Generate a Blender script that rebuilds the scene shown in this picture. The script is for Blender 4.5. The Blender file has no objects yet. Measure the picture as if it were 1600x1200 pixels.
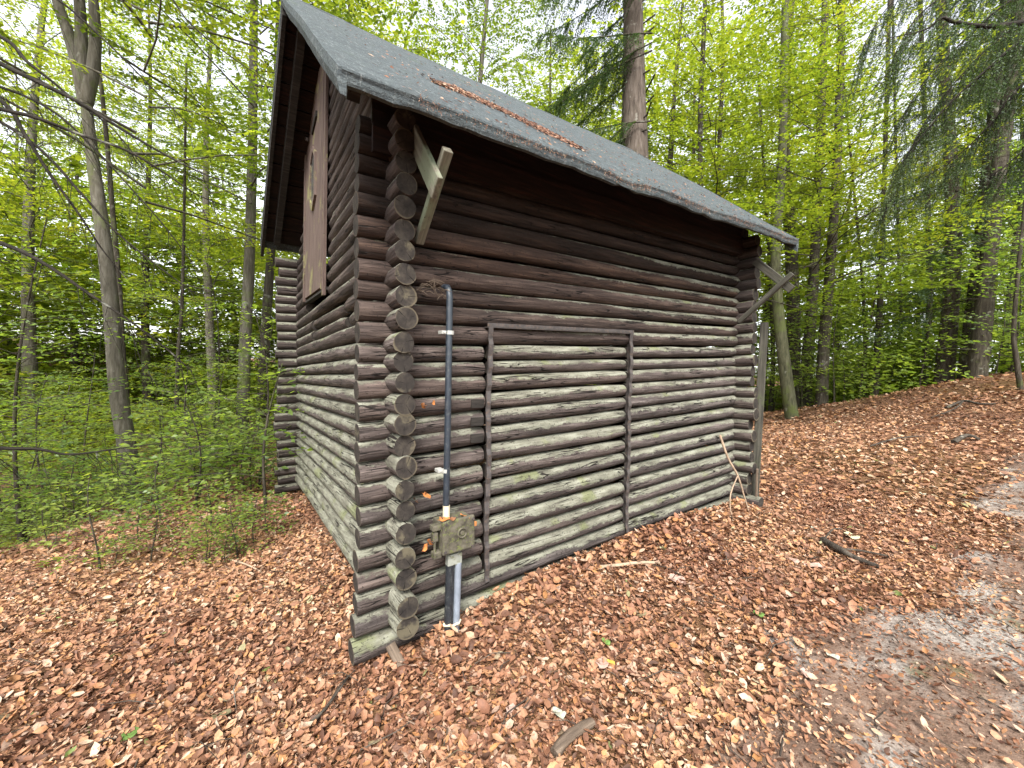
import bpy, bmesh, math, random
import numpy as np
from mathutils import Vector, Matrix, noise as mnoise

random.seed(7)
rng = np.random.default_rng(7)
S = bpy.context.scene
COL = S.collection

# ------------------------------------------------------------------ camera
CAM = np.array([-0.733, -2.0856, 1.4325])
FW = np.array([0.5746757, 0.81717967, -0.04433079])
RT = np.array([0.81837789, -0.57367489, 0.03398153])
UP = np.array([-0.00233755, 0.0558077, 0.9984388])
FPX = 632.76
cam_d = bpy.data.cameras.new('camera'); cam = bpy.data.objects.new('camera', cam_d)
COL.objects.link(cam); S.camera = cam
cam_d.sensor_width = 36.0; cam_d.lens = FPX / 1600 * 36.0
cam_d.clip_start = 0.02; cam_d.clip_end = 600
cam.matrix_world = Matrix(((RT[0], UP[0], -FW[0], CAM[0]), (RT[1], UP[1], -FW[1], CAM[1]),
                           (RT[2], UP[2], -FW[2], CAM[2]), (0, 0, 0, 1)))

# ------------------------------------------------------------------ sky, sun, exposure
SUN_EL, SUN_AZ = math.radians(50), math.radians(-142)      # azimuth from +Y towards +X
world = bpy.data.worlds.new('World'); S.world = world; world.use_nodes = True
wn = world.node_tree; wn.nodes.clear()
wo = wn.nodes.new('ShaderNodeOutputWorld'); wb = wn.nodes.new('ShaderNodeBackground')
sky = wn.nodes.new('ShaderNodeTexSky'); sky.sky_type = 'NISHITA'; sky.sun_disc = False
sky.sun_elevation = SUN_EL; sky.sun_rotation = SUN_AZ
sky.air_density = 1.0; sky.dust_density = 1.5; sky.ozone_density = 1.0
hs = wn.nodes.new('ShaderNodeHueSaturation'); hs.inputs['Saturation'].default_value = 0.22
wn.links.new(sky.outputs[0], hs.inputs['Color']); wn.links.new(hs.outputs[0], wb.inputs['Color'])
wb.inputs['Strength'].default_value = 0.115
wn.links.new(wb.outputs[0], wo.inputs['Surface'])
sun_d = bpy.data.lights.new('sun', 'SUN'); sun = bpy.data.objects.new('sun', sun_d); COL.objects.link(sun)
sun_d.energy = 1.5; sun_d.angle = math.radians(22); sun_d.color = (1.0, 0.96, 0.88)
sd = Vector((math.sin(SUN_AZ) * math.cos(SUN_EL), math.cos(SUN_AZ) * math.cos(SUN_EL), math.sin(SUN_EL)))
sun.rotation_euler = sd.to_track_quat('Z', 'Y').to_euler(); sun.location = (-8, 6, 14)

S.view_settings.view_transform = 'Standard'; S.view_settings.look = 'None'
S.view_settings.exposure = 2.28; S.view_settings.gamma = 1.0
S.view_settings.use_curve_mapping = False
S.render.engine = 'CYCLES'
S.cycles.use_denoising = True
S.cycles.max_bounces = 8; S.cycles.diffuse_bounces = 4; S.cycles.transmission_bounces = 4
S.cycles.glossy_bounces = 2; S.cycles.caustics_reflective = False; S.cycles.caustics_refractive = False
S.cycles.sample_clamp_indirect = 6

def at(px, py, depth):
    """world point seen in direction (px, py) of the 1600x1200 photograph, at a depth in metres"""
    d = FW + RT * (px - 800) / FPX + UP * (600 - py) / FPX
    return CAM + d * depth

# ------------------------------------------------------------------ node helpers
class NT:
    def __init__(s, name):
        s.m = bpy.data.materials.new(name); s.m.use_nodes = True
        s.t = s.m.node_tree; s.t.nodes.clear()
        s.out = s.n('ShaderNodeOutputMaterial')
    def n(s, kind, **kw):
        nd = s.t.nodes.new(kind)
        for k, v in kw.items(): setattr(nd, k, v)
        return nd
    def l(s, a, b): s.t.links.new(a, b)
    def set(s, sock, v):
        if isinstance(v, bpy.types.NodeSocket): s.l(v, sock)
        else:
            if isinstance(v, tuple) and len(v) == 3 and sock.type == 'RGBA': v = v + (1,)
            sock.default_value = v
    def math(s, op, a, b=0.0, c=0.0, clamp=False):
        nd = s.n('ShaderNodeMath', operation=op); nd.use_clamp = clamp
        s.set(nd.inputs[0], a); s.set(nd.inputs[1], b)
        if op in ('MULTIPLY_ADD', 'SMOOTH_MIN'): s.set(nd.inputs[2], c)
        return nd.outputs[0]
    def noise(s, vec, scale, detail=4, rough=0.55, dist=0.0):
        nd = s.n('ShaderNodeTexNoise'); s.l(vec, nd.inputs['Vector'])
        nd.inputs['Scale'].default_value = scale; nd.inputs['Detail'].default_value = detail
        nd.inputs['Roughness'].default_value = rough; nd.inputs['Distortion'].default_value = dist
        return nd.outputs['Fac']
    def voro(s, vec, scale, out='Distance', feature='F1'):
        nd = s.n('ShaderNodeTexVoronoi', feature=feature); s.l(vec, nd.inputs['Vector'])
        nd.inputs['Scale'].default_value = scale
        return nd.outputs[out]
    def mapping(s, vec, scale=(1, 1, 1)):
        nd = s.n('ShaderNodeMapping'); s.l(vec, nd.inputs['Vector']); nd.inputs['Scale'].default_value = scale
        return nd.outputs[0]
    def ramp(s, fac, stops, interp='LINEAR'):
        nd = s.n('ShaderNodeValToRGB'); s.set(nd.inputs[0], fac)
        cr = nd.color_ramp; cr.interpolation = interp
        while len(cr.elements) < len(stops): cr.elements.new(0.5)
        for e, (p, c) in zip(cr.elements, stops):
            e.position = p; e.color = (c, c, c, 1) if isinstance(c, (int, float)) else tuple(c) + (1,)
        return nd.outputs[0]
    def mix(s, fac, a, b, mode='MIX'):
        nd = s.n('ShaderNodeMix', data_type='RGBA', blend_type=mode)
        s.set(nd.inputs[0], fac); s.set(nd.inputs[6], a); s.set(nd.inputs[7], b)
        return nd.outputs[2]
    def step(s, x, lo, hi):
        nd = s.n('ShaderNodeMapRange', interpolation_type='SMOOTHSTEP')
        s.set(nd.inputs[0], x); nd.inputs[1].default_value = lo; nd.inputs[2].default_value = hi
        return nd.outputs[0]
    def objvec(s, randomise=True):
        tc = s.n('ShaderNodeTexCoord').outputs['Object']
        if not randomise: return tc
        oi = s.n('ShaderNodeObjectInfo').outputs['Random']
        mul = s.math('MULTIPLY', oi, 57.0)
        va = s.n('ShaderNodeVectorMath', operation='ADD'); s.l(tc, va.inputs[0]); s.l(mul, va.inputs[1])
        return va.outputs[0]
    def attr(s, name):
        nd = s.n('ShaderNodeAttribute', attribute_type='OBJECT', attribute_name=name)
        return nd.outputs['Fac']
    def principled(s, col, rough=0.8, bump=None, bstr=0.4, bdist=0.01, spec=0.3, metal=0.0):
        p = s.n('ShaderNodeBsdfPrincipled')
        s.set(p.inputs['Base Color'], col); s.set(p.inputs['Roughness'], rough)
        p.inputs['Specular IOR Level'].default_value = spec; p.inputs['Metallic'].default_value = metal
        if bump is not None:
            b = s.n('ShaderNodeBump'); b.inputs['Strength'].default_value = bstr; b.inputs['Distance'].default_value = bdist
            s.l(bump, b.inputs['Height']); s.l(b.outputs[0], p.inputs['Normal'])
        s.l(p.outputs[0], s.out.inputs[0])
        return s.m

def mat_log():
    k = NT('weathered_log'); v = k.objvec()
    grain = k.noise(k.mapping(v, (1.3, 16, 16)), 2.2, 7, 0.62, 0.3)
    fine = k.noise(k.mapping(v, (6, 60, 60)), 2.0, 4, 0.6)
    blot = k.noise(k.mapping(v, (2.2, 5, 5)), 1.6, 6, 0.65)
    speck = k.noise(v, 70, 3, 0.6)
    ragged = k.noise(k.mapping(v, (9, 14, 14)), 2.0, 5, 0.7)
    warm = k.attr('warm'); tone = k.attr('tone')
    ox = k.n('ShaderNodeSeparateXYZ'); k.l(k.objvec(False), ox.inputs[0])
    tl = k.math('DIVIDE', ox.outputs[0], k.attr('log_length'), clamp=True)
    la = k.attr('lichen'); lich = k.math('MULTIPLY_ADD', tl, k.math('SUBTRACT', k.attr('lichen_far'), la), la)
    cold = k.ramp(grain, [(0.25, (0.020, 0.017, 0.017)), (0.5, (0.062, 0.053, 0.051)), (0.75, (0.155, 0.138, 0.134))])
    red = k.ramp(grain, [(0.25, (0.020, 0.013, 0.011)), (0.52, (0.070, 0.043, 0.033)), (0.78, (0.17, 0.105, 0.075))])
    base = k.mix(warm, cold, red)
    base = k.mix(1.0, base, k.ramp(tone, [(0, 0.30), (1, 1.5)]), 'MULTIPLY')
    nz = k.n('ShaderNodeSeparateXYZ'); k.l(k.n('ShaderNodeNewGeometry').outputs['Normal'], nz.inputs[0])
    m = k.math('MULTIPLY_ADD', nz.outputs[2], 0.55, -0.60)
    m = k.math('ADD', m, k.math('MULTIPLY', blot, 0.9))
    m = k.math('ADD', m, k.math('MULTIPLY', ragged, 0.50))
    m = k.math('ADD', m, k.math('MULTIPLY_ADD', k.noise(k.mapping(v, (14, 30, 30)), 2.2, 5, 0.75), 0.50, -0.22))
    m = k.math('ADD', m, k.math('MULTIPLY_ADD', lich, 1.0, -0.72))
    mask = k.step(m, 0.02, 0.17)
    lc = k.ramp(k.noise(k.mapping(v, (2, 8, 8)), 3.1, 5, 0.6), [(0.3, (0.088, 0.084, 0.066)), (0.5, (0.178, 0.177, 0.137)), (0.72, (0.295, 0.298, 0.24))])
    lc = k.mix(k.math('MULTIPLY', k.step(k.noise(v, 4.0, 4), 0.56, 0.68), 0.5), lc, (0.15, 0.175, 0.055))
    lc = k.mix(k.math('MULTIPLY', k.step(grain, 0.36, 0.28), 0.6), lc, (0.05, 0.042, 0.036))
    col = k.mix(k.math('MULTIPLY', mask, 0.85), base, lc)
    # drying checks: thin dark lines along the grain
    chk = k.noise(k.mapping(v, (0.7, 11, 11)), 2.7, 2, 0.5, 0.4)
    line = k.step(k.math('ABSOLUTE', k.math('SUBTRACT', chk, 0.5)), 0.018, 0.004)
    line = k.math('MULTIPLY', line, k.step(k.noise(v, 1.7, 2), 0.44, 0.53))
    col = k.mix(line, col, (0.012, 0.009, 0.008))
    col = k.mix(k.math('MULTIPLY', k.step(speck, 0.60, 0.66), 0.75), col, (0.025, 0.02, 0.018))
    col = k.mix(k.math('MULTIPLY', k.step(k.noise(k.mapping(v, (10, 40, 40)), 3.0, 4, 0.7), 0.60, 0.68), 0.7), col, (0.03, 0.024, 0.022))
    h = k.math('ADD', k.math('MULTIPLY', grain, 0.8), k.math('MULTIPLY', fine, 0.25))
    h = k.math('SUBTRACT', h, k.math('MULTIPLY', line, 0.9))
    h = k.math('ADD', h, k.math('MULTIPLY', mask, 0.15))
    return k.principled(col, 0.85, h, 0.9, 0.02, 0.22)

def mat_cap():
    k = NT('log_end_grain'); v = k.objvec(False); vr = k.objvec()
    sp = k.n('ShaderNodeSeparateXYZ'); k.l(v, sp.inputs[0])
    wob = k.noise(vr, 12, 3)
    r = k.math('SQRT', k.math('ADD', k.math('POWER', sp.outputs[1], 2), k.math('POWER', sp.outputs[2], 2)))
    rw = k.math('MULTIPLY_ADD', wob, 0.008, r)
    ring = k.math('SINE', k.math('MULTIPLY', rw, 1500))
    ang = k.math('ARCTAN2', sp.outputs[1], sp.outputs[2])
    oi = k.n('ShaderNodeObjectInfo').outputs['Random']
    a1 = k.math('ABSOLUTE', k.math('SINE', k.math('ADD', k.math('MULTIPLY', ang, 1.5), k.math('MULTIPLY_ADD', oi, 20, k.math('MULTIPLY', wob, 0.7)))))
    crack = k.step(a1, 0.10, 0.02)
    crack = k.math('MULTIPLY', crack, k.step(k.noise(vr, 16, 2), 0.42, 0.56))
    bl = k.noise(vr, 18, 5, 0.7)
    col = k.ramp(bl, [(0.3, (0.017, 0.015, 0.015)), (0.5, (0.039, 0.033, 0.029)), (0.7, (0.077, 0.065, 0.052))])
    col = k.mix(k.math('MULTIPLY_ADD', ring, 0.22, 0.24), col, (0.020, 0.016, 0.014))
    pale = k.step(k.math('ADD', k.math('MULTIPLY', k.noise(vr, 9, 4), 1.0), k.math('MULTIPLY', k.attr('lichen'), 0.25)), 0.72, 0.86)
    col = k.mix(k.math('MULTIPLY', pale, 0.6), col, (0.156, 0.135, 0.088))
    col = k.mix(k.step(rw, 0.052, 0.062), col, (0.104, 0.086, 0.060))
    col = k.mix(crack, col, (0.005, 0.004, 0.004))
    h = k.math('SUBTRACT', k.math('MULTIPLY', ring, 0.15), crack)
    return k.principled(col, 0.9, h, 0.5, 0.006, 0.2)

def mat_wood(name, dark, mid, light, green=0.0, axis_scale=(1.5, 22, 22), greencol=(0.30, 0.33, 0.16)):
    k = NT(name); v = k.objvec()
    g = k.noise(k.mapping(v, axis_scale), 2.2, 6, 0.6, 0.3)
    col = k.ramp(g, [(0.28, dark), (0.5, mid), (0.74, light)])
    if green: col = k.mix(k.math('MULTIPLY', k.step(k.noise(v, 4, 5, 0.65), 0.62 - green * 0.25, 0.72 - green * 0.2), 0.75), col, greencol)
    col = k.mix(k.step(k.noise(v, 60, 3), 0.66, 0.74), col, tuple(c * 0.4 for c in dark))
    return k.principled(col, 0.8, g, 0.5, 0.006, 0.3)

def mat_felt():
    k = NT('roofing_felt'); v = k.objvec(False)
    n1 = k.noise(v, 1.6, 6, 0.6); n2 = k.noise(v, 120, 3, 0.7); n3 = k.noise(k.mapping(v, (0.8, 16, 16)), 3.2, 6, 0.75)
    col = k.ramp(n3, [(0.3, (0.028, 0.034, 0.040)), (0.5, (0.053, 0.065, 0.070)), (0.72, (0.095, 0.113, 0.119))])
    col = k.mix(k.math('MULTIPLY', k.step(n1, 0.55, 0.72), 0.5), col, (0.074, 0.095, 0.080))
    col = k.mix(k.math('MULTIPLY', k.step(k.noise(v, 3.2, 5, 0.7), 0.58, 0.68), 0.55), col, (0.046, 0.066, 0.040))
    col = k.mix(k.math('MULTIPLY', k.step(k.noise(k.mapping(v, (18, 60, 60)), 2.0, 4, 0.7), 0.54, 0.66), 0.6), col, (0.148, 0.170, 0.177))
    col = k.mix(k.math('MULTIPLY', k.step(k.noise(v, 75, 2), 0.60, 0.66), 0.6), col, (0.025, 0.028, 0.030))
    col = k.mix(k.math('MULTIPLY', k.step(k.noise(k.mapping(v, (5, 2, 2)), 2.0, 6, 0.75), 0.50, 0.66), 0.6), col, (0.045, 0.05, 0.052))
    col = k.mix(k.math('MULTIPLY', k.step(k.noise(k.mapping(v, (30, 8, 8)), 2.0, 5, 0.8), 0.56, 0.62), 0.5), col, (0.22, 0.235, 0.235))
    h = k.math('ADD', k.math('MULTIPLY', n2, 0.5), k.math('MULTIPLY', n3, 0.6))
    h = k.math('ADD', h, k.noise(v, 14, 4, 0.6))
    return k.principled(col, 0.8, h, 0.9, 0.015, 0.3)

def mat_plain(name, col, rough=0.6, var=0.35, scale=12, spec=0.4, dirt=None, metal=0.0):
    k = NT(name); v = k.objvec()
    n = k.noise(v, scale, 5, 0.65)
    c = k.ramp(n, [(0.3, tuple(x * (1 - var) for x in col)), (0.7, tuple(min(1, x * (1 + var)) for x in col))])
    if dirt: c = k.mix(k.step(k.noise(v, scale * 2.3, 5, 0.7), 0.52, 0.64), c, dirt)
    return k.principled(c, rough, n, 0.25, 0.004, spec, metal)

def mat_foliage(name, stops, trans, tmix=0.5):
    k = NT(name)
    ri = k.n('ShaderNodeNewGeometry').outputs['Random Per Island']
    oi = k.n('ShaderNodeObjectInfo').outputs['Random']
    pos = k.n('ShaderNodeTexCoord').outputs['Object']
    cl = k.math('MULTIPLY_ADD', k.noise(pos, 0.5, 4), 1.7, -0.35)
    f = k.math('ADD', k.math('MULTIPLY', ri, 0.5), k.math('MULTIPLY', cl, 0.5))
    f = k.math('ADD', f, k.math('MULTIPLY_ADD', oi, 0.44, -0.22), clamp=True)
    col = k.ramp(f, stops)
    tc = k.ramp(f, trans)
    d = k.n('ShaderNodeBsdfDiffuse'); k.l(col, d.inputs[0])
    t = k.n('ShaderNodeBsdfTranslucent'); k.l(tc, t.inputs[0])
    g = k.n('ShaderNodeBsdfGlossy'); g.inputs['Roughness'].default_value = 0.45; g.inputs[0].default_value = (0.9, 0.95, 1, 1)
    m1 = k.n('ShaderNodeMixShader'); m1.inputs[0].default_value = tmix; k.l(d.outputs[0], m1.inputs[1]); k.l(t.outputs[0], m1.inputs[2])
    m2 = k.n('ShaderNodeMixShader'); m2.inputs[0].default_value = 0.03; k.l(m1.outputs[0], m2.inputs[1]); k.l(g.outputs[0], m2.inputs[2])
    k.l(m2.outputs[0], k.out.inputs[0])
    return k.m

def mat_bark(name, dark, mid, light, moss=0.3, vert=True):
    k = NT(name); v = k.objvec()
    sc = (12, 12, 2.0) if vert else (2, 12, 12)
    g = k.noise(k.mapping(v, sc), 1.6, 7, 0.65, 0.4)
    col = k.ramp(g, [(0.28, dark), (0.5, mid), (0.72, light)])
    col = k.mix(k.math('MULTIPLY', k.step(k.noise(v, 2.2, 5, 0.65), 0.62 - moss * 0.3, 0.74 - moss * 0.2), 0.7), col, (0.10, 0.125, 0.035))
    col = k.mix(k.math('MULTIPLY', k.step(k.noise(v, 5, 3), 0.62, 0.70), 0.35), col, (0.34, 0.34, 0.29))
    return k.principled(col, 0.9, g, 0.8, 0.03, 0.2)

LITTER = [(0.0, (0.089, 0.047, 0.030)), (0.12, (0.172, 0.086, 0.052)), (0.30, (0.278, 0.138, 0.079)), (0.52, (0.397, 0.208, 0.118)),
          (0.70, (0.484, 0.276, 0.160)), (0.83, (0.496, 0.254, 0.100)), (0.91, (0.531, 0.367, 0.254)), (0.99, (0.567, 0.433, 0.320)), (1.0, (0.141, 0.202, 0.045))]
def mat_litter(name, stops=LITTER):
    k = NT(name); v = k.n('ShaderNodeTexCoord').outputs['Object']
    ri = k.n('ShaderNodeNewGeometry').outputs['Random Per Island']
    col = k.ramp(ri, stops)
    zone = k.noise(v, 0.7, 4, 0.6)
    col = k.mix(k.math('MULTIPLY', k.step(zone, 0.44, 0.64), 0.75), col, k.mix(1.0, col, (0.66, 0.56, 0.56), 'MULTIPLY'))
    n = k.noise(v, 60, 4, 0.6)
    col = k.mix(1.0, col, k.ramp(n, [(0.3, 0.66), (0.7, 1.15)]), 'MULTIPLY')
    d = k.n('ShaderNodeBsdfPrincipled'); k.l(col, d.inputs['Base Color']); d.inputs['Roughness'].default_value = 0.62
    d.inputs['Specular IOR Level'].default_value = 0.35
    t = k.n('ShaderNodeBsdfTranslucent'); k.l(col, t.inputs[0])
    m = k.n('ShaderNodeMixShader'); m.inputs[0].default_value = 0.12; k.l(d.outputs[0], m.inputs[1]); k.l(t.outputs[0], m.inputs[2])
    k.l(m.outputs[0], k.out.inputs[0])
    return k.m

def mat_ground():
    k = NT('forest_floor'); v = k.n('ShaderNodeTexCoord').outputs['Object']
    c1 = k.voro(v, 26, 'Color'); c2 = k.voro(v, 60, 'Color')
    s1 = k.n('ShaderNodeSeparateColor'); k.l(c1, s1.inputs[0]); s2 = k.n('ShaderNodeSeparateColor'); k.l(c2, s2.inputs[0])
    f = k.math('ADD', k.math('MULTIPLY', s1.outputs[0], 0.5), k.math('MULTIPLY', s2.outputs[1], 0.4))
    col = k.ramp(f, [(0.05, (0.06, 0.034, 0.024)), (0.35, (0.14, 0.072, 0.046)), (0.6, (0.25, 0.13, 0.08)), (0.85, (0.36, 0.205, 0.125))])
    z = k.noise(v, 0.25, 4, 0.6)
    col = k.mix(k.step(z, 0.5, 0.62), col, k.mix(1.0, col, (0.8, 0.85, 0.7), 'MULTIPLY'))
    h = k.math('ADD', f, k.noise(v, 30, 4))
    return k.principled(col, 0.95, h, 0.9, 0.03, 0.1)

def mat_path():
    k = NT('bare_earth'); v = k.n('ShaderNodeTexCoord').outputs['Object']
    a = k.noise(v, 1.1, 5, 0.6); b = k.noise(v, 9, 6, 0.7); c = k.noise(v, 55, 4, 0.7)
    col = k.ramp(k.math('ADD', k.math('MULTIPLY', b, 0.6), k.math('MULTIPLY', c, 0.4)), [(0.32, (0.06, 0.037, 0.027)), (0.5, (0.15, 0.098, 0.072)), (0.68, (0.27, 0.195, 0.15))])
    grey = k.ramp(k.math('ADD', k.math('MULTIPLY', b, 0.5), k.math('MULTIPLY', c, 0.5)), [(0.34, (0.10, 0.085, 0.075)), (0.5, (0.25, 0.22, 0.195)), (0.66, (0.42, 0.39, 0.355))])
    col = k.mix(k.step(a, 0.47, 0.60), col, grey)
    col = k.mix(k.math('MULTIPLY', k.step(k.noise(v, 2.0, 5, 0.7), 0.58, 0.68), 0.5), col, (0.10, 0.11, 0.045))
    return k.principled(col, 0.95, k.math('ADD', b, k.math('MULTIPLY', c, 0.6)), 0.9, 0.02, 0.15)

M = {}
M['log'] = mat_log(); M['cap'] = mat_cap(); M['felt'] = mat_felt()
M['soffit'] = mat_wood('soffit_boards', (0.005, 0.003, 0.003), (0.012, 0.006, 0.005), (0.037, 0.014, 0.010))  # near black: the shade under the overhangs is worked into the board colour
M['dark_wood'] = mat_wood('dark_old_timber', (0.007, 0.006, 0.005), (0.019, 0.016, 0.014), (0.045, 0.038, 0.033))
M['brace'] = mat_wood('weathered_brace', (0.059, 0.050, 0.036), (0.119, 0.108, 0.081), (0.217, 0.210, 0.168), 0.6, (1.5, 22, 22), (0.154, 0.182, 0.119))
M['door'] = mat_wood('faded_red_door', (0.052, 0.034, 0.029), (0.098, 0.067, 0.057), (0.150, 0.110, 0.094), 0.32, (22, 22, 1.4), (0.211, 0.205, 0.081))
M['stake'] = mat_wood('rotten_stake', (0.04, 0.028, 0.02), (0.11, 0.08, 0.058), (0.21, 0.16, 0.12))
M['grey_timber'] = mat_wood('old_grey_timber', (0.020, 0.018, 0.015), (0.054, 0.050, 0.039), (0.112, 0.105, 0.085), .3, (1.5, 22, 22), (0.068, 0.078, 0.041))
M['steel'] = mat_plain('dull_steel', (0.055, 0.048, 0.047), 0.6, 0.4, 25, 0.4, (0.10, 0.07, 0.055))
M['pipe'] = mat_plain('blue_grey_plastic', (0.020, 0.027, 0.038), 0.42, 0.25, 18, 0.5, (0.05, 0.055, 0.06))
M['pipe_black'] = mat_plain('black_plastic', (0.016, 0.019, 0.024), 0.45, 0.3, 30, 0.5, (0.07, 0.075, 0.075))
M['pipe_grey'] = mat_plain('grey_plastic', (0.19, 0.215, 0.26), 0.5, 0.2, 20, 0.4)
M['white_plastic'] = mat_plain('white_plastic', (0.357, 0.357, 0.334), 0.5, 0.12, 20)
M['cream_plastic'] = mat_plain('cream_plastic', (0.55, 0.49, 0.36), 0.5, 0.12, 20)
M['grey_metal'] = mat_plain('grey_metal', (0.26, 0.27, 0.24), 0.5, 0.2, 20, 0.5, (0.16, 0.16, 0.11))
M['box'] = mat_plain('mossy_cast_box', (0.085, 0.076, 0.058), 0.9, 0.6, 22, 0.15, (0.115, 0.125, 0.05))
M['glass'] = mat_plain('dusty_glass', (0.06, 0.062, 0.06), 0.25, 0.3, 10, 0.5)
M['ground'] = mat_ground(); M['path'] = mat_path(); M['litter'] = mat_litter('fallen_leaves')
M['needles'] = mat_litter('brown_needles', [(0.0, (0.03, 0.016, 0.011)), (0.3, (0.13, 0.055, 0.032)), (0.65, (0.27, 0.125, 0.07)), (0.9, (0.38, 0.22, 0.13)), (1.0, (0.5, 0.4, 0.3))])
M['twig'] = mat_bark('twig_bark', (0.02, 0.016, 0.013), (0.055, 0.045, 0.036), (0.12, 0.10, 0.08), 0.0, False)
M['twig_dark'] = mat_bark('dead_bough_bark', (0.008, 0.007, 0.006), (0.020, 0.017, 0.013), (0.045, 0.038, 0.03), 0.05, False)
M['pale_twig'] = mat_plain('dry_pale_twig', (0.33, 0.24, 0.17), 0.8, 0.3, 14, 0.2)
M['bark_beech'] = mat_bark('beech_bark', (0.048, 0.042, 0.032), (0.096, 0.086, 0.067), (0.160, 0.147, 0.122), 0.35)
M['bark_dark'] = mat_bark('dark_bark', (0.018, 0.014, 0.011), (0.048, 0.040, 0.030), (0.096, 0.084, 0.064), 0.25)
M['bark_spruce'] = mat_bark('spruce_bark', (0.033, 0.025, 0.019), (0.086, 0.068, 0.055), (0.144, 0.121, 0.102), 0.05)
M['bark_moss'] = mat_bark('mossy_bark', (0.03, 0.03, 0.018), (0.075, 0.075, 0.042), (0.14, 0.135, 0.085), 0.5)
GREEN = [(0.15, (0.035, 0.063, 0.011)), (0.45, (0.086, 0.126, 0.016)), (0.75, (0.141, 0.183, 0.023)), (1.0, (0.203, 0.203, 0.025))]
GREENT = [(0.15, (0.142, 0.220, 0.012)), (0.45, (0.302, 0.401, 0.023)), (0.75, (0.463, 0.543, 0.031)), (1.0, (0.583, 0.563, 0.041))]
M['beech'] = mat_foliage('beech_leaves', GREEN, GREENT, 0.5)
M['under'] = mat_foliage('understory_leaves', [(0.15, (0.066, 0.120, 0.026)), (0.5, (0.132, 0.198, 0.038)), (1.0, (0.228, 0.282, 0.060))],
                         [(0.15, (0.216, 0.360, 0.036)), (0.5, (0.408, 0.576, 0.054)), (1.0, (0.624, 0.744, 0.084))], 0.48)
M['needle'] = mat_foliage('spruce_needles', [(0.15, (0.027, 0.051, 0.018)), (0.5, (0.063, 0.102, 0.033)), (1.0, (0.128, 0.165, 0.053))],
                          [(0.15, (0.045, 0.090, 0.018)), (0.5, (0.105, 0.180, 0.030)), (1.0, (0.195, 0.270, 0.053))], 0.3)

# ------------------------------------------------------------------ object helpers
def tag(o, label=None, cat=None, group=None, kind=None):
    if label: o['label'] = label
    if cat: o['category'] = cat
    if group: o['group'] = group
    if kind: o['kind'] = kind
    return o

def empty(name, loc=(0, 0, 0), rz=0.0, label=None, cat=None, group=None):
    o = bpy.data.objects.new(name, None); COL.objects.link(o)
    o.location = loc; o.rotation_euler = (0, 0, rz); o.empty_display_size = 0.2
    return tag(o, label, cat, group)

def link(name, me, parent=None, mats=()):
    for m in mats: me.materials.append(m)
    o = bpy.data.objects.new(name, me); COL.objects.link(o)
    if parent is not None:
        o.parent = parent
    return o

def np_mesh(name, V, F, mats, parent=None, smooth=False, mi=None):
    """V (n,3); F a (m,k) array of equal polygons or a list of arrays"""
    me = bpy.data.meshes.new(name)
    V = np.asarray(V, np.float32)
    Fs = F if isinstance(F, list) else [F]
    me.vertices.add(len(V)); me.vertices.foreach_set('co', V.ravel())
    loops = np.concatenate([np.asarray(f, np.int32).ravel() for f in Fs])
    cnt = np.concatenate([np.full(len(f), np.asarray(f).shape[1], np.int32) for f in Fs])
    start = np.concatenate([[0], np.cumsum(cnt)[:-1]]).astype(np.int32)
    me.loops.add(len(loops)); me.loops.foreach_set('vertex_index', loops)
    me.polygons.add(len(cnt)); me.polygons.foreach_set('loop_start', start); me.polygons.foreach_set('loop_total', cnt)
    if mi is not None: me.polygons.foreach_set('material_index', np.asarray(mi, np.int32))
    if smooth: me.polygons.foreach_set('use_smooth', np.ones(len(cnt), bool))
    me.update(calc_edges=True); me.validate()
    return link(name, me, parent, mats)

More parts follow.
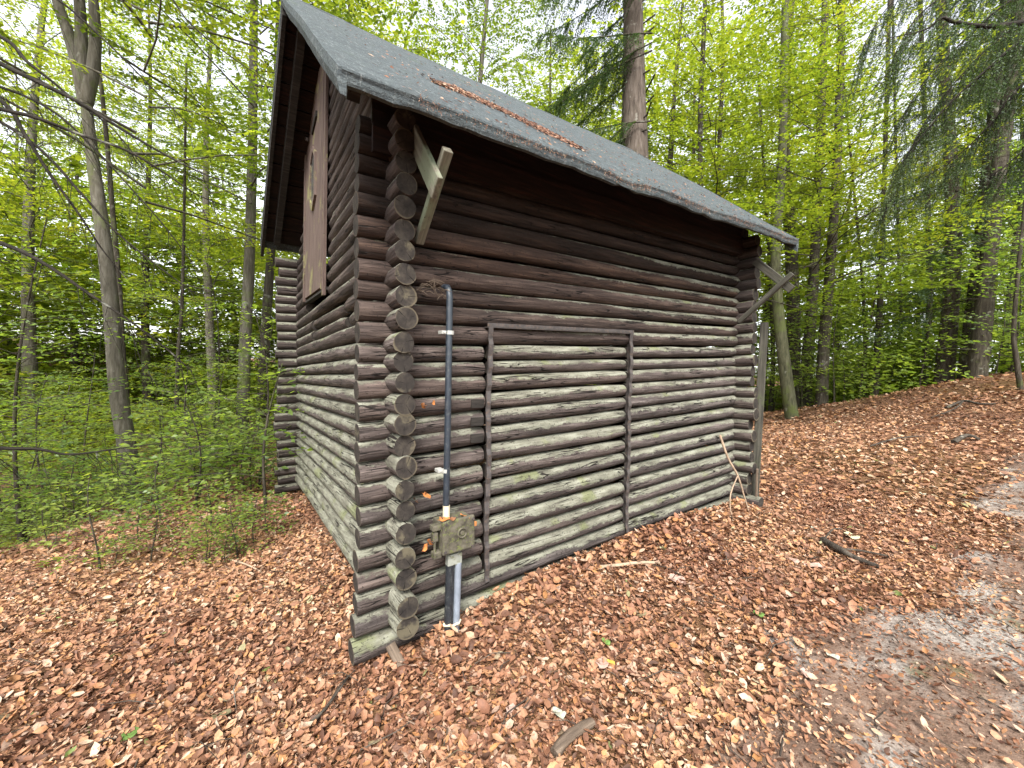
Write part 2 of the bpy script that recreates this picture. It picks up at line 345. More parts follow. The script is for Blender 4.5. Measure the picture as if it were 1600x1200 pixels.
class MB:
    """collects simple shapes into one mesh"""
    def __init__(s): s.v = []; s.f = []; s.m = []; s.sm = []
    def add(s, V, F, m=0, smooth=False):
        b = len(s.v); s.v += [tuple(map(float, p)) for p in V]
        for f in F: s.f.append(tuple(i + b for i in f)); s.m.append(m); s.sm.append(smooth)
    def box(s, c, size, rot=None, m=0, bev=0.0):
        bm = bmesh.new(); bmesh.ops.create_cube(bm, size=1)
        bmesh.ops.scale(bm, vec=size, verts=bm.verts)
        if bev: bmesh.ops.bevel(bm, geom=list(bm.edges), offset=bev, segments=2, affect='EDGES', profile=0.6)
        R = rot if rot is not None else Matrix.Identity(3)
        vs = [R @ v.co + Vector(c) for v in bm.verts]; bm.verts.index_update()
        fs = [[v.index for v in f.verts] for f in bm.faces]; bm.free()
        s.add(vs, fs, m)
    def tube(s, pts, radii, sides=8, m=0, caps=True, jag=0.0):
        P = [Vector(p) for p in pts]; n = len(P); rings = []; ref = Vector((0, 0, 1))
        if abs((P[-1] - P[0]).normalized().z) > 0.9: ref = Vector((1, 0, 0))
        V = []
        for i in range(n):
            t = (P[min(i + 1, n - 1)] - P[max(i - 1, 0)]).normalized()
            x = (ref - t * ref.dot(t)).normalized(); y = t.cross(x); ref = x
            r = radii[i] if hasattr(radii, '__len__') else radii
            for k in range(sides):
                a = 2 * math.pi * k / sides; rr = r * (1 + random.uniform(-jag, jag))
                V.append(P[i] + (x * math.cos(a) + y * math.sin(a)) * rr)
        F = [(i * sides + k, i * sides + (k + 1) % sides, (i + 1) * sides + (k + 1) % sides, (i + 1) * sides + k) for i in range(n - 1) for k in range(sides)]
        s.add(V, F, m, True)
        if caps:
            s.add(V[:sides][::-1], [tuple(range(sides))], m); s.add(V[-sides:], [tuple(range(sides))], m)
    def prism(s, poly, d, m=0):
        """poly: list of 3-D points (planar); extruded along d"""
        n = len(poly); d = Vector(d); A = [Vector(p) for p in poly]; B = [p + d for p in A]
        s.add(A + B, [tuple(range(n))[::-1], tuple(range(n, 2 * n))] + [(i, (i + 1) % n, n + (i + 1) % n, n + i) for i in range(n)], m)
    def build(s, name, mats, parent=None):
        me = bpy.data.meshes.new(name); me.from_pydata(s.v, [], s.f)
        me.polygons.foreach_set('material_index', s.m); me.polygons.foreach_set('use_smooth', s.sm); me.update()
        bm = bmesh.new(); bm.from_mesh(me); bmesh.ops.recalc_face_normals(bm, faces=bm.faces); bm.to_mesh(me); bm.free()
        return link(name, me, parent, mats if isinstance(mats, (list, tuple)) else [mats])

def kids(o): return [c for c in o.children]
def copy_tree(o, parent=None):
    c = o.copy(); COL.objects.link(c); c.parent = parent
    for ch in kids(o): copy_tree(ch, c)
    return c

# ------------------------------------------------------------------ terrain
CTRL = np.array([
 (-.73,-2.1,0),(0.1,-1,-.03),(1.5,-2,.08),(1.9,-1.5,.10),(-.25,-.1,-.14),(.25,-.25,-.09),(.72,-.2,.0),(1.15,-.2,.05),(1.6,-.2,.09),(2.1,-.2,.10),
 (2.7,-.2,.10),(3.4,-.3,.10),(3.95,-.4,.14),(-.15,.65,-.05),(-.15,1.4,-.13),(-.15,2.4,-.25),(-.15,2.85,-.22),(-.3,3.8,-.28),(2,2,-.1),(3.9,2,.0),
 (-1,0,-.12),(-1,2,-.25),(-2,3.6,-.42),(-2.6,3.5,-.5),(-3.2,5.2,-1.1),(-4,8,-2.0),(-1.9,6.4,-.95),(0,5,-.5),(-.45,8.7,-.6),(-8,8,-2.4),(-7,2,-1.2),(-3,0,-.35),
 (-4,-4,-.2),(1,-5,.2),(4.5,-1,.2),(6.25,-1.74,.42),(8,-1.2,.62),(11.85,2.5,.27),(13.7,2.5,.54),(16.6,.45,1.35),(15.8,-.2,1.55),(16.3,1.8,.75),(13.7,-1.2,1.5),(10,-.8,.85),
 (9,2,.15),(6,2,.10),(5,5,-.15),(8,6,-.2),(14,6,-.2),(20,4,.1),(22,0,1.5),(20,-5,2.0),(10,-6,1.2),(5,-6,.5),(-6,20,-1.6),(-14,16,-1.2),(0,18,-1.2),(8,18,-1.0),
 (-20,30,3.0),(-8,36,1.2),(6,36,.2),(25,22,-.6),(36,5,.8),(36,-15,3),(10,-25,1),(-15,-15,-.5),(-25,0,-1),(-30,15,2),(20,-25,3),(-10,-30,0)], float)
def _tps(r2): return r2 * np.log(r2 + 1e-9)
_X = CTRL[:, :2]; _n = len(_X)
_K = _tps(((_X[:, None] - _X[None]) ** 2).sum(-1)) + np.eye(_n) * 0.02
_Pm = np.c_[np.ones(_n), _X]
_W = np.linalg.solve(np.block([[_K, _Pm], [_Pm.T, np.zeros((3, 3))]]), np.r_[CTRL[:, 2], np.zeros(3)])
def gz(x, y):
    x = np.asarray(x, float); y = np.asarray(y, float); sh = x.shape
    q = np.c_[x.ravel(), y.ravel()]
    r = np.hypot(q[:, 0], q[:, 1]); lim = 38.0
    s = np.where(r > lim, lim / np.maximum(r, 1e-6), 1.0)
    qc = q * s[:, None]
    out = np.zeros(len(q))
    for a in range(0, len(q), 20000):
        b = qc[a:a + 20000]
        out[a:a + 20000] = _tps(((b[:, None] - _X[None]) ** 2).sum(-1)) @ _W[:_n] + np.c_[np.ones(len(b)), b] @ _W[_n:]
    bump = 0.018 * np.sin(q[:, 0] * 3.1 + 1.7 * np.sin(q[:, 1] * 2.3)) * np.cos(q[:, 1] * 2.7 + 1.1 * np.sin(q[:, 0] * 1.9)) \
         + 0.010 * np.sin(q[:, 0] * 8.3 + 2.0 * np.sin(q[:, 1] * 5.1)) * np.sin(q[:, 1] * 7.1 + q[:, 0])
    far = np.clip((r - 14) / 20, 0, 1)
    out += bump + far * 0.5 * np.sin(q[:, 0] * 0.31) * np.cos(q[:, 1] * 0.27)
    return out.reshape(sh)
def g1(x, y): return float(gz(np.array([x]), np.array([y]))[0])

def axis_coords(c, near, step, far, n):
    a = np.arange(-near, near + 1e-6, step)
    t = np.linspace(0, 1, n + 1)[1:]
    ext = near + (far - near) * (t ** 2.6)
    return c + np.concatenate([-ext[::-1], a, ext])
gx = axis_coords(1.5, 7.5, 0.09, 160, 46); gy = axis_coords(1.0, 5.5, 0.09, 160, 46)
GX, GY = np.meshgrid(gx, gy, indexing='ij'); GZ = gz(GX, GY)
nx, ny = GX.shape; idx = np.arange(nx * ny).reshape(nx, ny)
F = np.stack([idx[:-1, :-1], idx[1:, :-1], idx[1:, 1:], idx[:-1, 1:]], -1).reshape(-1, 4)
tag(np_mesh('ground', np.stack([GX, GY, GZ], -1).reshape(-1, 3), F, [M['ground']], smooth=True), kind='structure')

# bare earth path along the right, following the ground
def path_edge(x): return -1.40 - 0.05 * (x - 2) + 0.16 * np.sin(x * 1.3) + 0.10 * np.sin(x * 3.7 + 1) + 0.05 * np.sin(x * 9.1)
px_ = np.arange(0.2, 14, 0.1); tt = np.linspace(0, 1, 24)
PX, TT = np.meshgrid(px_, tt, indexing='ij'); PY = path_edge(PX) - TT * (2.1 + 0.2 * np.sin(PX * 2.1))
PZ = gz(PX, PY) + 0.012 * np.clip(np.minimum(TT, 1 - TT) * 10, -0.3, 1) - 0.004
n1, n2 = PX.shape; idx = np.arange(n1 * n2).reshape(n1, n2)
F = np.stack([idx[:-1, :-1], idx[:-1, 1:], idx[1:, 1:], idx[1:, :-1]], -1).reshape(-1, 4)
tag(np_mesh('dirt_path', np.stack([PX, PY, PZ], -1).reshape(-1, 3), F[:, ::-1], [M['path']], smooth=True), kind='structure')

# ------------------------------------------------------------------ the log cabin
SA, SB, LX, LY = 0.0449, -0.0454, -0.0013, 0.0268         # the old frame has racked and settled towards the near corner
def T(x, y, z): return Vector((x + LX * z, y + LY * z, z + SA * x + SB * y))
LEN, WID = 3.5675, 3.4528
cabin = empty('log_cabin', (0, 0, 0), 0, 'weathered dark log cabin with steep grey felt roof on a leaf-covered slope', 'cabin')

def make_log(name, a, b, r0, r1, lichen, warm, tone, parent=cabin, lichen_far=None, sides=18, seed=None, end0=1.0, end1=1.0, bend=1.0):
    a = Vector(a); b = Vector(b); L = (b - a).length
    d = (b - a) / L; y = Vector((0, 0, 1)).cross(d).normalized(); z = d.cross(y)
    n = max(3, min(16, int(L / 0.22) + 2)); sd = random.uniform(0, 100) if seed is None else seed
    V = []; ts = [i / n for i in range(n + 1)]
    xs = [0.0, 0.004] + [t * L for t in ts[1:-1]] + [L - 0.004, L]
    knots = [(random.uniform(0, L), random.uniform(0, 2 * math.pi)) for _ in range(int(L * 2.2))]
    for i, x in enumerate(xs):
        t = x / L; r = r0 + (r1 - r0) * t
        by = bend * 0.010 * mnoise.noise((x * 0.8, sd, 1.3)); bz = bend * 0.008 * mnoise.noise((x * 0.9, sd, 7.7))
        e = 1.0
        if i == 0 or i == len(xs) - 1: e = 0.98
        if L > 0.5 or True:
            if x < 0.05: e *= end0 + (1 - end0) * min(1, x / 0.05)
            if L - x < 0.05: e *= end1 + (1 - end1) * min(1, (L - x) / 0.05)
        for k in range(sides):
            an = 2 * math.pi * k / sides
            rr = r * e * (1 + 0.065 * mnoise.noise((x * 2.2 + sd, math.cos(an) * 1.3, math.sin(an) * 1.3)) + 0.02 * mnoise.noise((x * 9 + sd, math.cos(an) * 3, math.sin(an) * 3)))
            for kx, ka in knots:
                dd = ((x - kx) / 0.05) ** 2 + (math.sin((an - ka) / 2) / 0.16) ** 2
                if dd < 4: rr += 0.008 * math.exp(-dd)
            V.append((x, by + rr * math.cos(an), bz + rr * math.sin(an)))
    m = len(xs)
    Fq = [(i * sides + k, i * sides + (k + 1) % sides, (i + 1) * sides + (k + 1) % sides, (i + 1) * sides + k) for i in range(m - 1) for k in range(sides)]
    me = bpy.data.meshes.new(name)
    me.from_pydata(V, [], Fq + [tuple(range(sides))[::-1], tuple(range((m - 1) * sides, m * sides))])
    mi = [0] * len(Fq) + [1, 1]
    me.polygons.foreach_set('material_index', mi); me.polygons.foreach_set('use_smooth', [True] * len(Fq) + [False] * 2)
    me.update()
    o = link(name, me, parent, [M['log'], M['cap']])
    o.matrix_basis = Matrix(((d.x, y.x, z.x, a.x), (d.y, y.y, z.y, a.y), (d.z, y.z, z.z, a.z), (0, 0, 0, 1)))
    o['lichen'] = float(lichen); o['lichen_far'] = float(lichen if lichen_far is None else lichen_far); o['log_length'] = float(L); o['warm'] = float(warm); o['tone'] = float(tone)
    return o

zA = [-0.045, 0.086, 0.2, 0.309, 0.42, 0.536, 0.648, 0.755, 0.867, 0.979, 1.078, 1.185, 1.292, 1.387, 1.479, 1.583, 1.697, 1.799, 1.905, 2.007, 2.117, 2.224, 2.328, 2.421, 2.517, 2.616]
xA = [-0.215, -0.209, -0.198, -0.196, -0.198, -0.187, -0.186, -0.191, -0.19, -0.195, -0.193, -0.195, -0.2, -0.201, -0.197, -0.198, -0.2, -0.205, -0.204, -0.206, -0.21, -0.212, -0.205, -0.207, -0.208, -0.204]
zB = [0.086, 0.196, 0.335, 0.444, 0.571, 0.675, 0.789, 0.902, 1.007, 1.116, 1.219, 1.323, 1.426, 1.526, 1.64, 1.754, 1.861, 1.976, 2.073, 2.188, 2.293, 2.40, 2.505, 2.61]
xB = [0.016, 0.013, 0.003, -0.004, 0.001, -0.001, -0.004, -0.006, -0.009, -0.012, -0.011, -0.015, -0.02, -0.018, -0.014, -0.017, -0.019, -0.022, -0.021, -0.02, -0.02, -0.02, -0.02, -0.02]
zR = [-0.059, 0.078, 0.194, 0.304, 0.411, 0.53, 0.646, 0.755, 0.877, 0.996, 1.102, 1.198, 1.3, 1.396, 1.498, 1.607, 1.70, 1.805, 1.900, 1.995, 2.10, 2.215, 2.325, 2.42, 2.517, 2.616]
RR = [0.068, 0.060, 0.055, 0.056, 0.058, 0.059, 0.058, 0.055, 0.057, 0.056, 0.052, 0.055, 0.053, 0.049, 0.050, 0.057, 0.056, 0.053, 0.054, 0.054, 0.056, 0.055, 0.052, 0.051, 0.051, 0.051]
HX0, HX1 = 0.545, 1.835            # the hatch opening in the long wall
# long wall: logs run along X, three lengths beside and inside the hatch
hatch = empty('hatch'); hatch.parent = cabin
for i in range(26):
    za, zr = zA[i], zR[i]
    zz = lambda x: za + (zr - za) * (x / LEN)
    r = RR[i] * .93 + random.uniform(-.003, .003)
    hi = i / 25
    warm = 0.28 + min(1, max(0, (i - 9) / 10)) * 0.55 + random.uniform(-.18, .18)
    tone = 0.48 + 0.25 * (1 - hi) + random.uniform(-.20, .22) - (0.42 * min(1, max(0, i - 17) / 5))  # upper courses: dark old stain, deepened in colour for the eave's shade
    lich_l = 0.26 - 0.25 * max(0, (i - 13) / 6) + random.uniform(-.06, .06)
    lich_r = 0.50 - 0.45 * max(0, (i - 21) / 4) + random.uniform(-.08, .08) + (0.12 if i < 6 else 0)
    if i == 0:
        make_log('log', T(xA[0], 0, zz(xA[0])), T(0.30, 0, zz(.3)), r, r, 0.55, 0.25, 0.75)
        make_log('log', T(0.32, 0, zz(.32)), T(LEN - .02, 0, zz(LEN)), r * .98, r * .95, 0.62, 0.2, 0.7)
        continue
    e1 = LEN + 0.20 + random.uniform(-.03, .03)
    if 2 <= i <= 14:
        lich_r += random.uniform(-.08, .08)
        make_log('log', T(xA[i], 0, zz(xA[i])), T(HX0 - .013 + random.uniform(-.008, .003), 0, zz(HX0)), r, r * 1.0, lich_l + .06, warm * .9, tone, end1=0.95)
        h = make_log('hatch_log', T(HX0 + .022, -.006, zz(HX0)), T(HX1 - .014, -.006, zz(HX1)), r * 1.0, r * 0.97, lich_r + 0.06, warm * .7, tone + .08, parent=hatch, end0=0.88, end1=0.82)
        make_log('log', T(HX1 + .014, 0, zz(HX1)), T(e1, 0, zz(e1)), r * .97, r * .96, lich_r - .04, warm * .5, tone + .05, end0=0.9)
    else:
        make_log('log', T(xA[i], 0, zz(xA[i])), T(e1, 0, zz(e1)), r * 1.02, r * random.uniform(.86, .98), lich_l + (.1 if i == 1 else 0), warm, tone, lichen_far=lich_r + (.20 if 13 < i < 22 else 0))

# gable wall towards the camera's left: logs run along Y
DY0, DY1 = 1.58, 2.68            # loft door
def roof_under(y):
    return min(2.40 + (y + .45) * .83, 4.12 - max(0, y - 1.8) * .80 + .12)
for i in range(24):
    z = zB[i]; r = 0.0545 + random.uniform(-.004, .003)
    if i in (0, 2, 14): r += .004
    low = i < 14
    li = 0.98 - 0.035 * i + random.uniform(-.08, .08) if low else 0.44 + random.uniform(-.1, .1)
    wa = 0.25 if low else 0.4; to = 0.85 if low else 0.50
    tip = -0.176 + random.uniform(-.018, .018) + (-.02 if i in (0, 1, 19) else 0)
    zf = 0.11 * (i + 1.0) + 0.02; dy = WID + .18
    zz = lambda y: z + (zf - z) * max(0, y) / WID
    if i < 15 or i == 17:
        make_log('log', T(xB[i], tip, z), T(0, dy, zz(dy)), r, r * .98, li, wa, to)
    elif i in (15, 16):   # broken lengths under the loft door
        a = 0.85 if i == 15 else 1.02
        make_log('log', T(xB[i], tip, z), T(0, a, zz(a)), r, r * .95, li, wa, to, end1=.7)
        make_log('log', T(.01, a + .04 + .12 * (i == 15), zz(a)), T(.01, 2.3, zz(2.3)), r * .95, r * .9, .4, .5, .45, end0=.7)
        make_log('log', T(0, 2.34, zz(2.34)), T(0, dy, zz(dy)), r, r * .98, li, wa, to)
    else:
        make_log('log', T(xB[i], tip, z), T(0, DY0 - .01, zz(DY0)), r, r * .95, li, wa, to, end1=.85)
        make_log('log', T(0, DY1 + .01, zz(DY1)), T(0, dy, zz(dy)), r, r * .98, li - .15, wa, to - .1)
for i in range(24, 38):            # gable triangle
    z = zB[23] + 0.107 * (i - 23); r = 0.057
    y0 = max(-.02, (z - 2.42) / .83 - .45 + .05); y1 = 1.65 + (4.08 - z) / .80
    if y0 < DY0 - .12: make_log('log', T(-.02, y0, z), T(0, DY0 - .01, z), r * .95, r, .25, .45, .38)
    if y1 > DY1 + .12: make_log('log', T(0, DY1 + .01, z), T(0, y1, z), r, r * .95, .15, .45, .3)
# far long wall (its ends show past the gable) and far gable (its ends show past the long wall)
for i in range(26):
    z = -0.0 + 0.1085 * i + .02; r = 0.056 + random.uniform(-.004, .004)
    tip = -0.258 + random.uniform(-.025, .025)
    make_log('log', T(tip, WID, z), T(LEN + .2, WID, z), r, r, 0.42, 0.35, 0.40)
for i in range(24):
    z = 0.0 + 0.108 * i; r = 0.057 + random.uniform(-.006, .005)
    tip = -0.205 + random.uniform(-.03, .03)
    if i == 0: tip = -.30
    make_log('log', T(LEN, tip, z), T(LEN, WID + .2, z), r, r, 0.5 if i < 16 else .2, 0.35, 0.62 if i < 18 else .35)
for i in range(24, 37):
    z = 0.108 * i; y0 = (z - 2.42) / .83 - .40; y1 = 1.65 + (4.1 - z) / .80
    make_log('log', T(LEN, y0, z), T(LEN, y1, z), .055, .055, .1, .5, .3)

# hatch frame: flat steel strips standing proud of the logs, bent along the log faces
def strip(name, pts, w, th, parent, mat):
    mb = MB(); V = []
    for p, side, nrm in pts:
        p = Vector(p); side = Vector(side); nrm = Vector(nrm)
        for sx, sn in ((-1, 0), (1, 0), (1, 1), (-1, 1)): V.append(p + side * (sx * w / 2) + nrm * (sn * th))
    n = len(pts)
    Fq = [(4 * i + k, 4 * i + (k + 1) % 4, 4 * (i + 1) + (k + 1) % 4, 4 * (i + 1) + k) for i in range(n - 1) for k in range(4)]
    mb.add(V, Fq + [(3, 2, 1, 0), (4 * n - 4, 4 * n - 3, 4 * n - 2, 4 * n - 1)])
    return mb.build(name, mat, parent)
for hx, zlo, zhi in ((HX0, 0.10, 1.635), (HX1, 0.075, 1.635)):
    pts = []; nseg = 44
    for s in range(nseg + 1):
        z = zlo + (zhi - zlo) * s / nseg
        pts.append((T(hx + .006 * math.sin(z * 9 + hx), -.068 + .006 * math.sin(z * 57), z), (1, 0, 0), (0, -1, 0)))
    strip('frame_bar', pts, 0.030, 0.007, hatch, M['steel'])
    pts = [(T(hx + .011 + .006 * math.sin(z * 9 + hx), -.045, z), (0, 1, 0), (1, 0, 0)) for z in np.linspace(zlo, zhi, 12)]
    strip('frame_flange', pts, 0.05, 0.006, hatch, M['steel'])
strip('frame_bar', [(T(x, -.070, 1.645), (0, 0, 1), (0, -1, 0)) for x in np.linspace(HX0 - .02, HX1 + .02, 10)], 0.022, 0.007, hatch, M['steel'])
strip('frame_flange', [(T(x, -.045, 1.635), (0, 1, 0), (0, 0, -1)) for x in np.linspace(HX0 - .02, HX1 + .02, 10)], 0.06, 0.006, hatch, M['steel'])
for zi in (9, 10, 11):       # dark patches let into the short logs beside the hatch
    z = zA[zi]; mb = MB(); mb.box(T(0.475, -.0545, z - .004), (0.085, 0.012, 0.052), None, 0, .003)
    mb.build('wood_patch', M['dark_wood'], cabin)

# conduit, fuse box and lower pipes on the long wall
conduit = empty('conduit'); conduit.parent = cabin
mb = MB(); mb.tube([(0.236, -.128, .655), (0.233, -.124, 1.2), (0.228, -.119, 1.78), (0.227, -.113, 1.815), (0.226, -.095, 1.838), (0.225, -.05, 1.845)], .0175, 14)
mb.build('pipe', M['pipe'], conduit)
mb = MB(); mb.tube([(.238, -.128, .60), (.237, -.128, .668)], .0195, 14); mb.build('coupling', M['cream_plastic'], conduit)
mb = MB(); mb.tube([(.238, -.128, .57), (.238, -.128, .603)], [.026, .022], 14); mb.build('gland', M['pipe_black'], conduit)
for z in (1.598, .857):
    mb = MB(); mb.tube([(.234, -.122, z - .010), (.234, -.122, z + .010)], .0212, 16); mb.box((.205, -.098, z), (.035, .05, .018), None, 0, .002)
    mb.tube([(.200, -.121, z), (.200, -.129, z)], .005, 8); mb.build('clamp', M['white_plastic'], conduit)
fuse = empty('fuse_box'); fuse.parent = cabin
BXc = (.283, -.118, .512)
RB = Matrix.Rotation(math.radians(-2), 3, 'Y')
mb = MB(); mb.box(BXc, (.185, .11, .165), RB, 0, .008); mb.build('body', M['box'], fuse)
mb = MB(); mb.box((.288, -.180, .515), (.192, .022, .182), RB, 0, .009); lid = mb.build('lid', M['box'], fuse)
mb = MB(); V = [(.305 + .026 * math.cos(a), -.192, .525 + .026 * math.sin(a)) for a in np.linspace(0, 2 * math.pi, 17)]
mb.tube(V, .0055, 6); mb.tube([(.305, -.188, .525), (.305, -.196, .525)], .012, 10); mb.build('lid_emblem', M['box'], lid)
for q in ((.207, .44), (.37, .438), (.207, .59), (.37, .59)):
    mb = MB(); mb.tube([(q[0], -.186, q[1]), (q[0], -.197, q[1])], .008, 6); mb.build('bolt', M['steel'], lid)
mb = MB(); mb.box((.166, -.15, .57), (.05, .045, .03), RB, 0, .006); mb.box((.162, -.15, .52), (.03, .035, .05), RB, 0, .006)
mb.box((.172, -.155, .425), (.045, .045, .035), RB, 0, .006); mb.tube([(.160, -.16, .40), (.160, -.16, .59)], .007, 8); mb.build('latch', M['box'], fuse)
mb = MB(); mb.box((.282, -.145, .372), (.085, .035, .062), None, 0, .003)
for q in (.255, .308): mb.tube([(q, -.16, .39), (q, -.167, .39)], .005, 6)
mb.build('bracket', M['grey_metal'], fuse)
low = empty('cable_pipes'); low.parent = cabin
mb = MB(); mb.tube([(.262, -.14, .345), (.262, -.14, -.2)], .0225, 12); mb.build('pipe', M['pipe_black'], low)
mb = MB(); mb.tube([(.308, -.148, .345), (.306, -.148, -.2)], .0195, 12); mb.build('pipe', M['pipe_grey'], low)
mb = MB()
loop = [(.262 - .026, -.14), (.262, -.168), (.306, -.172), (.331, -.15), (.306, -.122), (.262, -.114), (.262 - .026, -.14)]
for i in range(6):
    a = loop[i]; b = loop[i + 1]; mb.tube([(a[0], a[1], .005), (b[0], b[1], .012)], .007, 6)
mb.build('strap', M['cream_plastic'], low)

# loft door in the gable, red-brown boards with a long six-sided window
dx = -.088
def zt(y): return min(roof_under(y) - .02, 4.0)
door = empty('loft_door'); door.parent = cabin
zb = 2.03
n_b = 4; w = (2.66 - 1.74) / n_b
for k in range(n_b):
    y0 = 1.74 + k * w + .002; y1 = 1.74 + (k + 1) * w - .002
    mb = MB(); mb.prism([(dx + .012 + random.uniform(-.002, .002), y0, zb + .03), (dx + .012, y1, zb + .03), (dx + .012, y1, zt(y1)), (dx + .012, y0, zt(y0))], (.03, 0, 0))
    mb.build('board', M['door'], door)
fr = lambda y0, y1, z0, f, th=.022: (lambda mb: (mb.prism([(dx, y0, z0), (dx, y1, z0), (dx, y1, f(y1)), (dx, y0, f(y0))], (th, 0, 0)), mb.build('frame_post', M['door'], door)))(MB())
fr(1.60, 1.665, zb - .06, zt); fr(1.685, 1.735, zb, zt); fr(2.665, 2.72, zb, zt)
mb = MB(); mb.prism([(dx + .02, 1.60, zb - .012), (dx + .02, 2.72, zb - .012), (dx + .02, 2.72, zb + .01), (dx + .02, 1.60, zb + .01)], (.05, 0, 0)); mb.build('door_sill', M['dark_wood'], door)
yc = 2.18; win = [(yc - .10, 2.95), (yc + .0, 2.86), (yc + .10, 2.95), (yc + .10, 3.28), (yc, 3.37), (yc - .10, 3.28)]
mb = MB()
for k in range(6):
    a, b = win[k], win[(k + 1) % 6]
    ca = (yc + (a[0] - yc) * 1.45, 3.115 + (a[1] - 3.115) * 1.16); cb = (yc + (b[0] - yc) * 1.45, 3.115 + (b[1] - 3.115) * 1.16)
    mb.prism([(dx - .008, a[0], a[1]), (dx - .008, b[0], b[1]), (dx - .008, cb[0], cb[1]), (dx - .008, ca[0], ca[1])], (.022, 0, 0))
wf = mb.build('window_frame', M['door'], door)
mb = MB(); mb.prism([(dx + .004, a[0], a[1]) for a in win], (.006, 0, 0)); mb.build('pane', M['glass'], wf)
mb = MB(); mb.prism([(dx - .004, 2.04, 3.62), (dx - .004, 2.26, 3.55), (dx - .004, 2.26, 3.60), (dx - .004, 2.04, 3.67)], (.02, 0, 0)); mb.build('door_slot', M['dark_wood'], door)
mb = MB(); mb.box((dx - .01, 2.52, 3.62), (.02, .14, .03), Matrix.Rotation(.5, 3, 'X'), 0, .003); mb.build('latch', M['steel'], door)

# roof: felt-covered slopes, turned down over the eave and the rakes
E0, E1 = Vector((-.395, -.455, 2.508)), Vector((3.875, -.36, 2.785))     # eave, top edge
R0, R1 = Vector((-.385, 1.80, 4.36)), Vector((3.88, 1.75, 4.50))        # ridge
B0, B1 = Vector((-.42, 3.66, 2.80)), Vector((3.88, 3.66, 2.95))         # rear eave, top edge
roof = empty('roof'); roof.parent = cabin
def slope_mesh(e0, e1, r0, r1, name, front):
    nu, nv = 64, 14; th = 0.045
    def P(u, v):
        e = e0.lerp(e1, u); r = r0.lerp(r1, u); p = e.lerp(r, v)
        w = mnoise.noise((u * 7 + (0 if front else 9), v * 3, 2.2)) * .018 + mnoise.noise((u * 23, v * 6, 5.1)) * .006
        sag = -.028 * math.sin(math.pi * u) * (0.6 + .4 * math.sin(math.pi * v))
        if front and v < .12: w += (.12 - v) / .12 * (mnoise.noise((u * 15, 3.3, .7)) * .008 - (.020 * math.exp(-((u - .385) / .03) ** 2)))
        return p + Vector((0, 0, w + sag))
    nrm = (e1 - e0).cross(r0 - e0).normalized()
    if nrm.z < 0: nrm = -nrm
    out = Vector((0, -1, 0)) if front else Vector((0, 1, 0))
    rows = []
    drop = 0.060
    for i in range(nu + 1):
        u = i / nu; pe = P(u, 0); row = []
        jag = .010 * mnoise.noise((u * 31, 1.1, 0)) + .006 * mnoise.noise((u * 90, 4.1, 0)) + .035 * math.exp(-((u - .385) / .014) ** 4)
        row.append(pe + Vector((0, 0, -drop + jag)) - out * .028)            # back of the flap
        row.append(pe + Vector((0, 0, -drop + jag)) - out * .006)            # lower lip
        fl = .006 * mnoise.noise((u * 40, 8.0, 0))
        row.append(pe + Vector((0, 0, -drop * .8)) - out * .002)
        row.append(pe + Vector((0, 0, -drop * .45)) + out * fl)
        row.append(pe + Vector((0, 0, -.014)) + out * (.006 + fl * .4))
        row.append(pe + Vector((0, 0, -.004)) + out * .004)
        row.append(P(u, .006))
        for j in range(1, nv + 1): row.append(P(u, .006 + .994 * (j / nv) ** 1.3))
        row.append(P(u, 1) - nrm * th)
        row.append(P(u, .5) - nrm * th)
        row.append(P(u, .03) - nrm * th)
        rows.append(row)
    m = len(rows[0]); V = [p for r in rows for p in r]
    Fq = [(i * m + j, (i + 1) * m + j, (i + 1) * m + (j + 1) % m, i * m + (j + 1) % m) for i in range(nu) for j in range(m)]
    mb = MB(); mb.add(V, [f for f in Fq if 6 <= f[0] % m < m - 1], 0, True); mb.add(V, [f for f in Fq if not 6 <= f[0] % m < m - 1], 0, False); mb.add(rows[0], [tuple(range(m))], 0); mb.add(rows[-1], [tuple(range(m))], 0)
    o = mb.build(name, M['felt'], roof)
    return o, P, nrm
front, PF, NF = slope_mesh(E0, E1, R0, R1, 'felt_slope', True)
rear, PRr, NR = slope_mesh(B0, B1, R0, R1, 'felt_slope', False)
def rake(P, u, side, name, width=.125):
    """felt turned down over the rake edge"""
    mb = MB(); V = []; n = 22
    for j in range(n + 1):
        v = j / n; p = P(u, v)
        jag = .010 * mnoise.noise((v * 17, side, 2.0)) + .006 * mnoise.noise((v * 60, side, 5.0))
        o = Vector((side, 0, 0))
        V += [p + Vector((0, 0, .004)) - o * .02, p + o * .012 + Vector((0, 0, -.004)), p + o * .016 + Vector((0, 0, -width * .5)), p + o * (.004 + jag * .5) + Vector((0, 0, -width + jag)), p - o * .018 + Vector((0, 0, -width + jag))]
    Fq = [(i * 5 + k, i * 5 + (k + 1) % 5, (i + 1) * 5 + (k + 1) % 5, (i + 1) * 5 + k) for i in range(n) for k in range(5)]
    mb.add(V, Fq + [(0, 1, 2, 3, 4), tuple(5 * n + k for k in range(5))], 0, False)
    return mb.build(name, M['felt'], roof)
rake(PF, 0, -1, 'rake_flap', .10); rake(PF, 1, 1, 'rake_flap')
def board(name, pts, d, mat=None):
    mb = MB(); mb.prism(pts, d); return mb.build(name, mat or M['soffit'], roof)
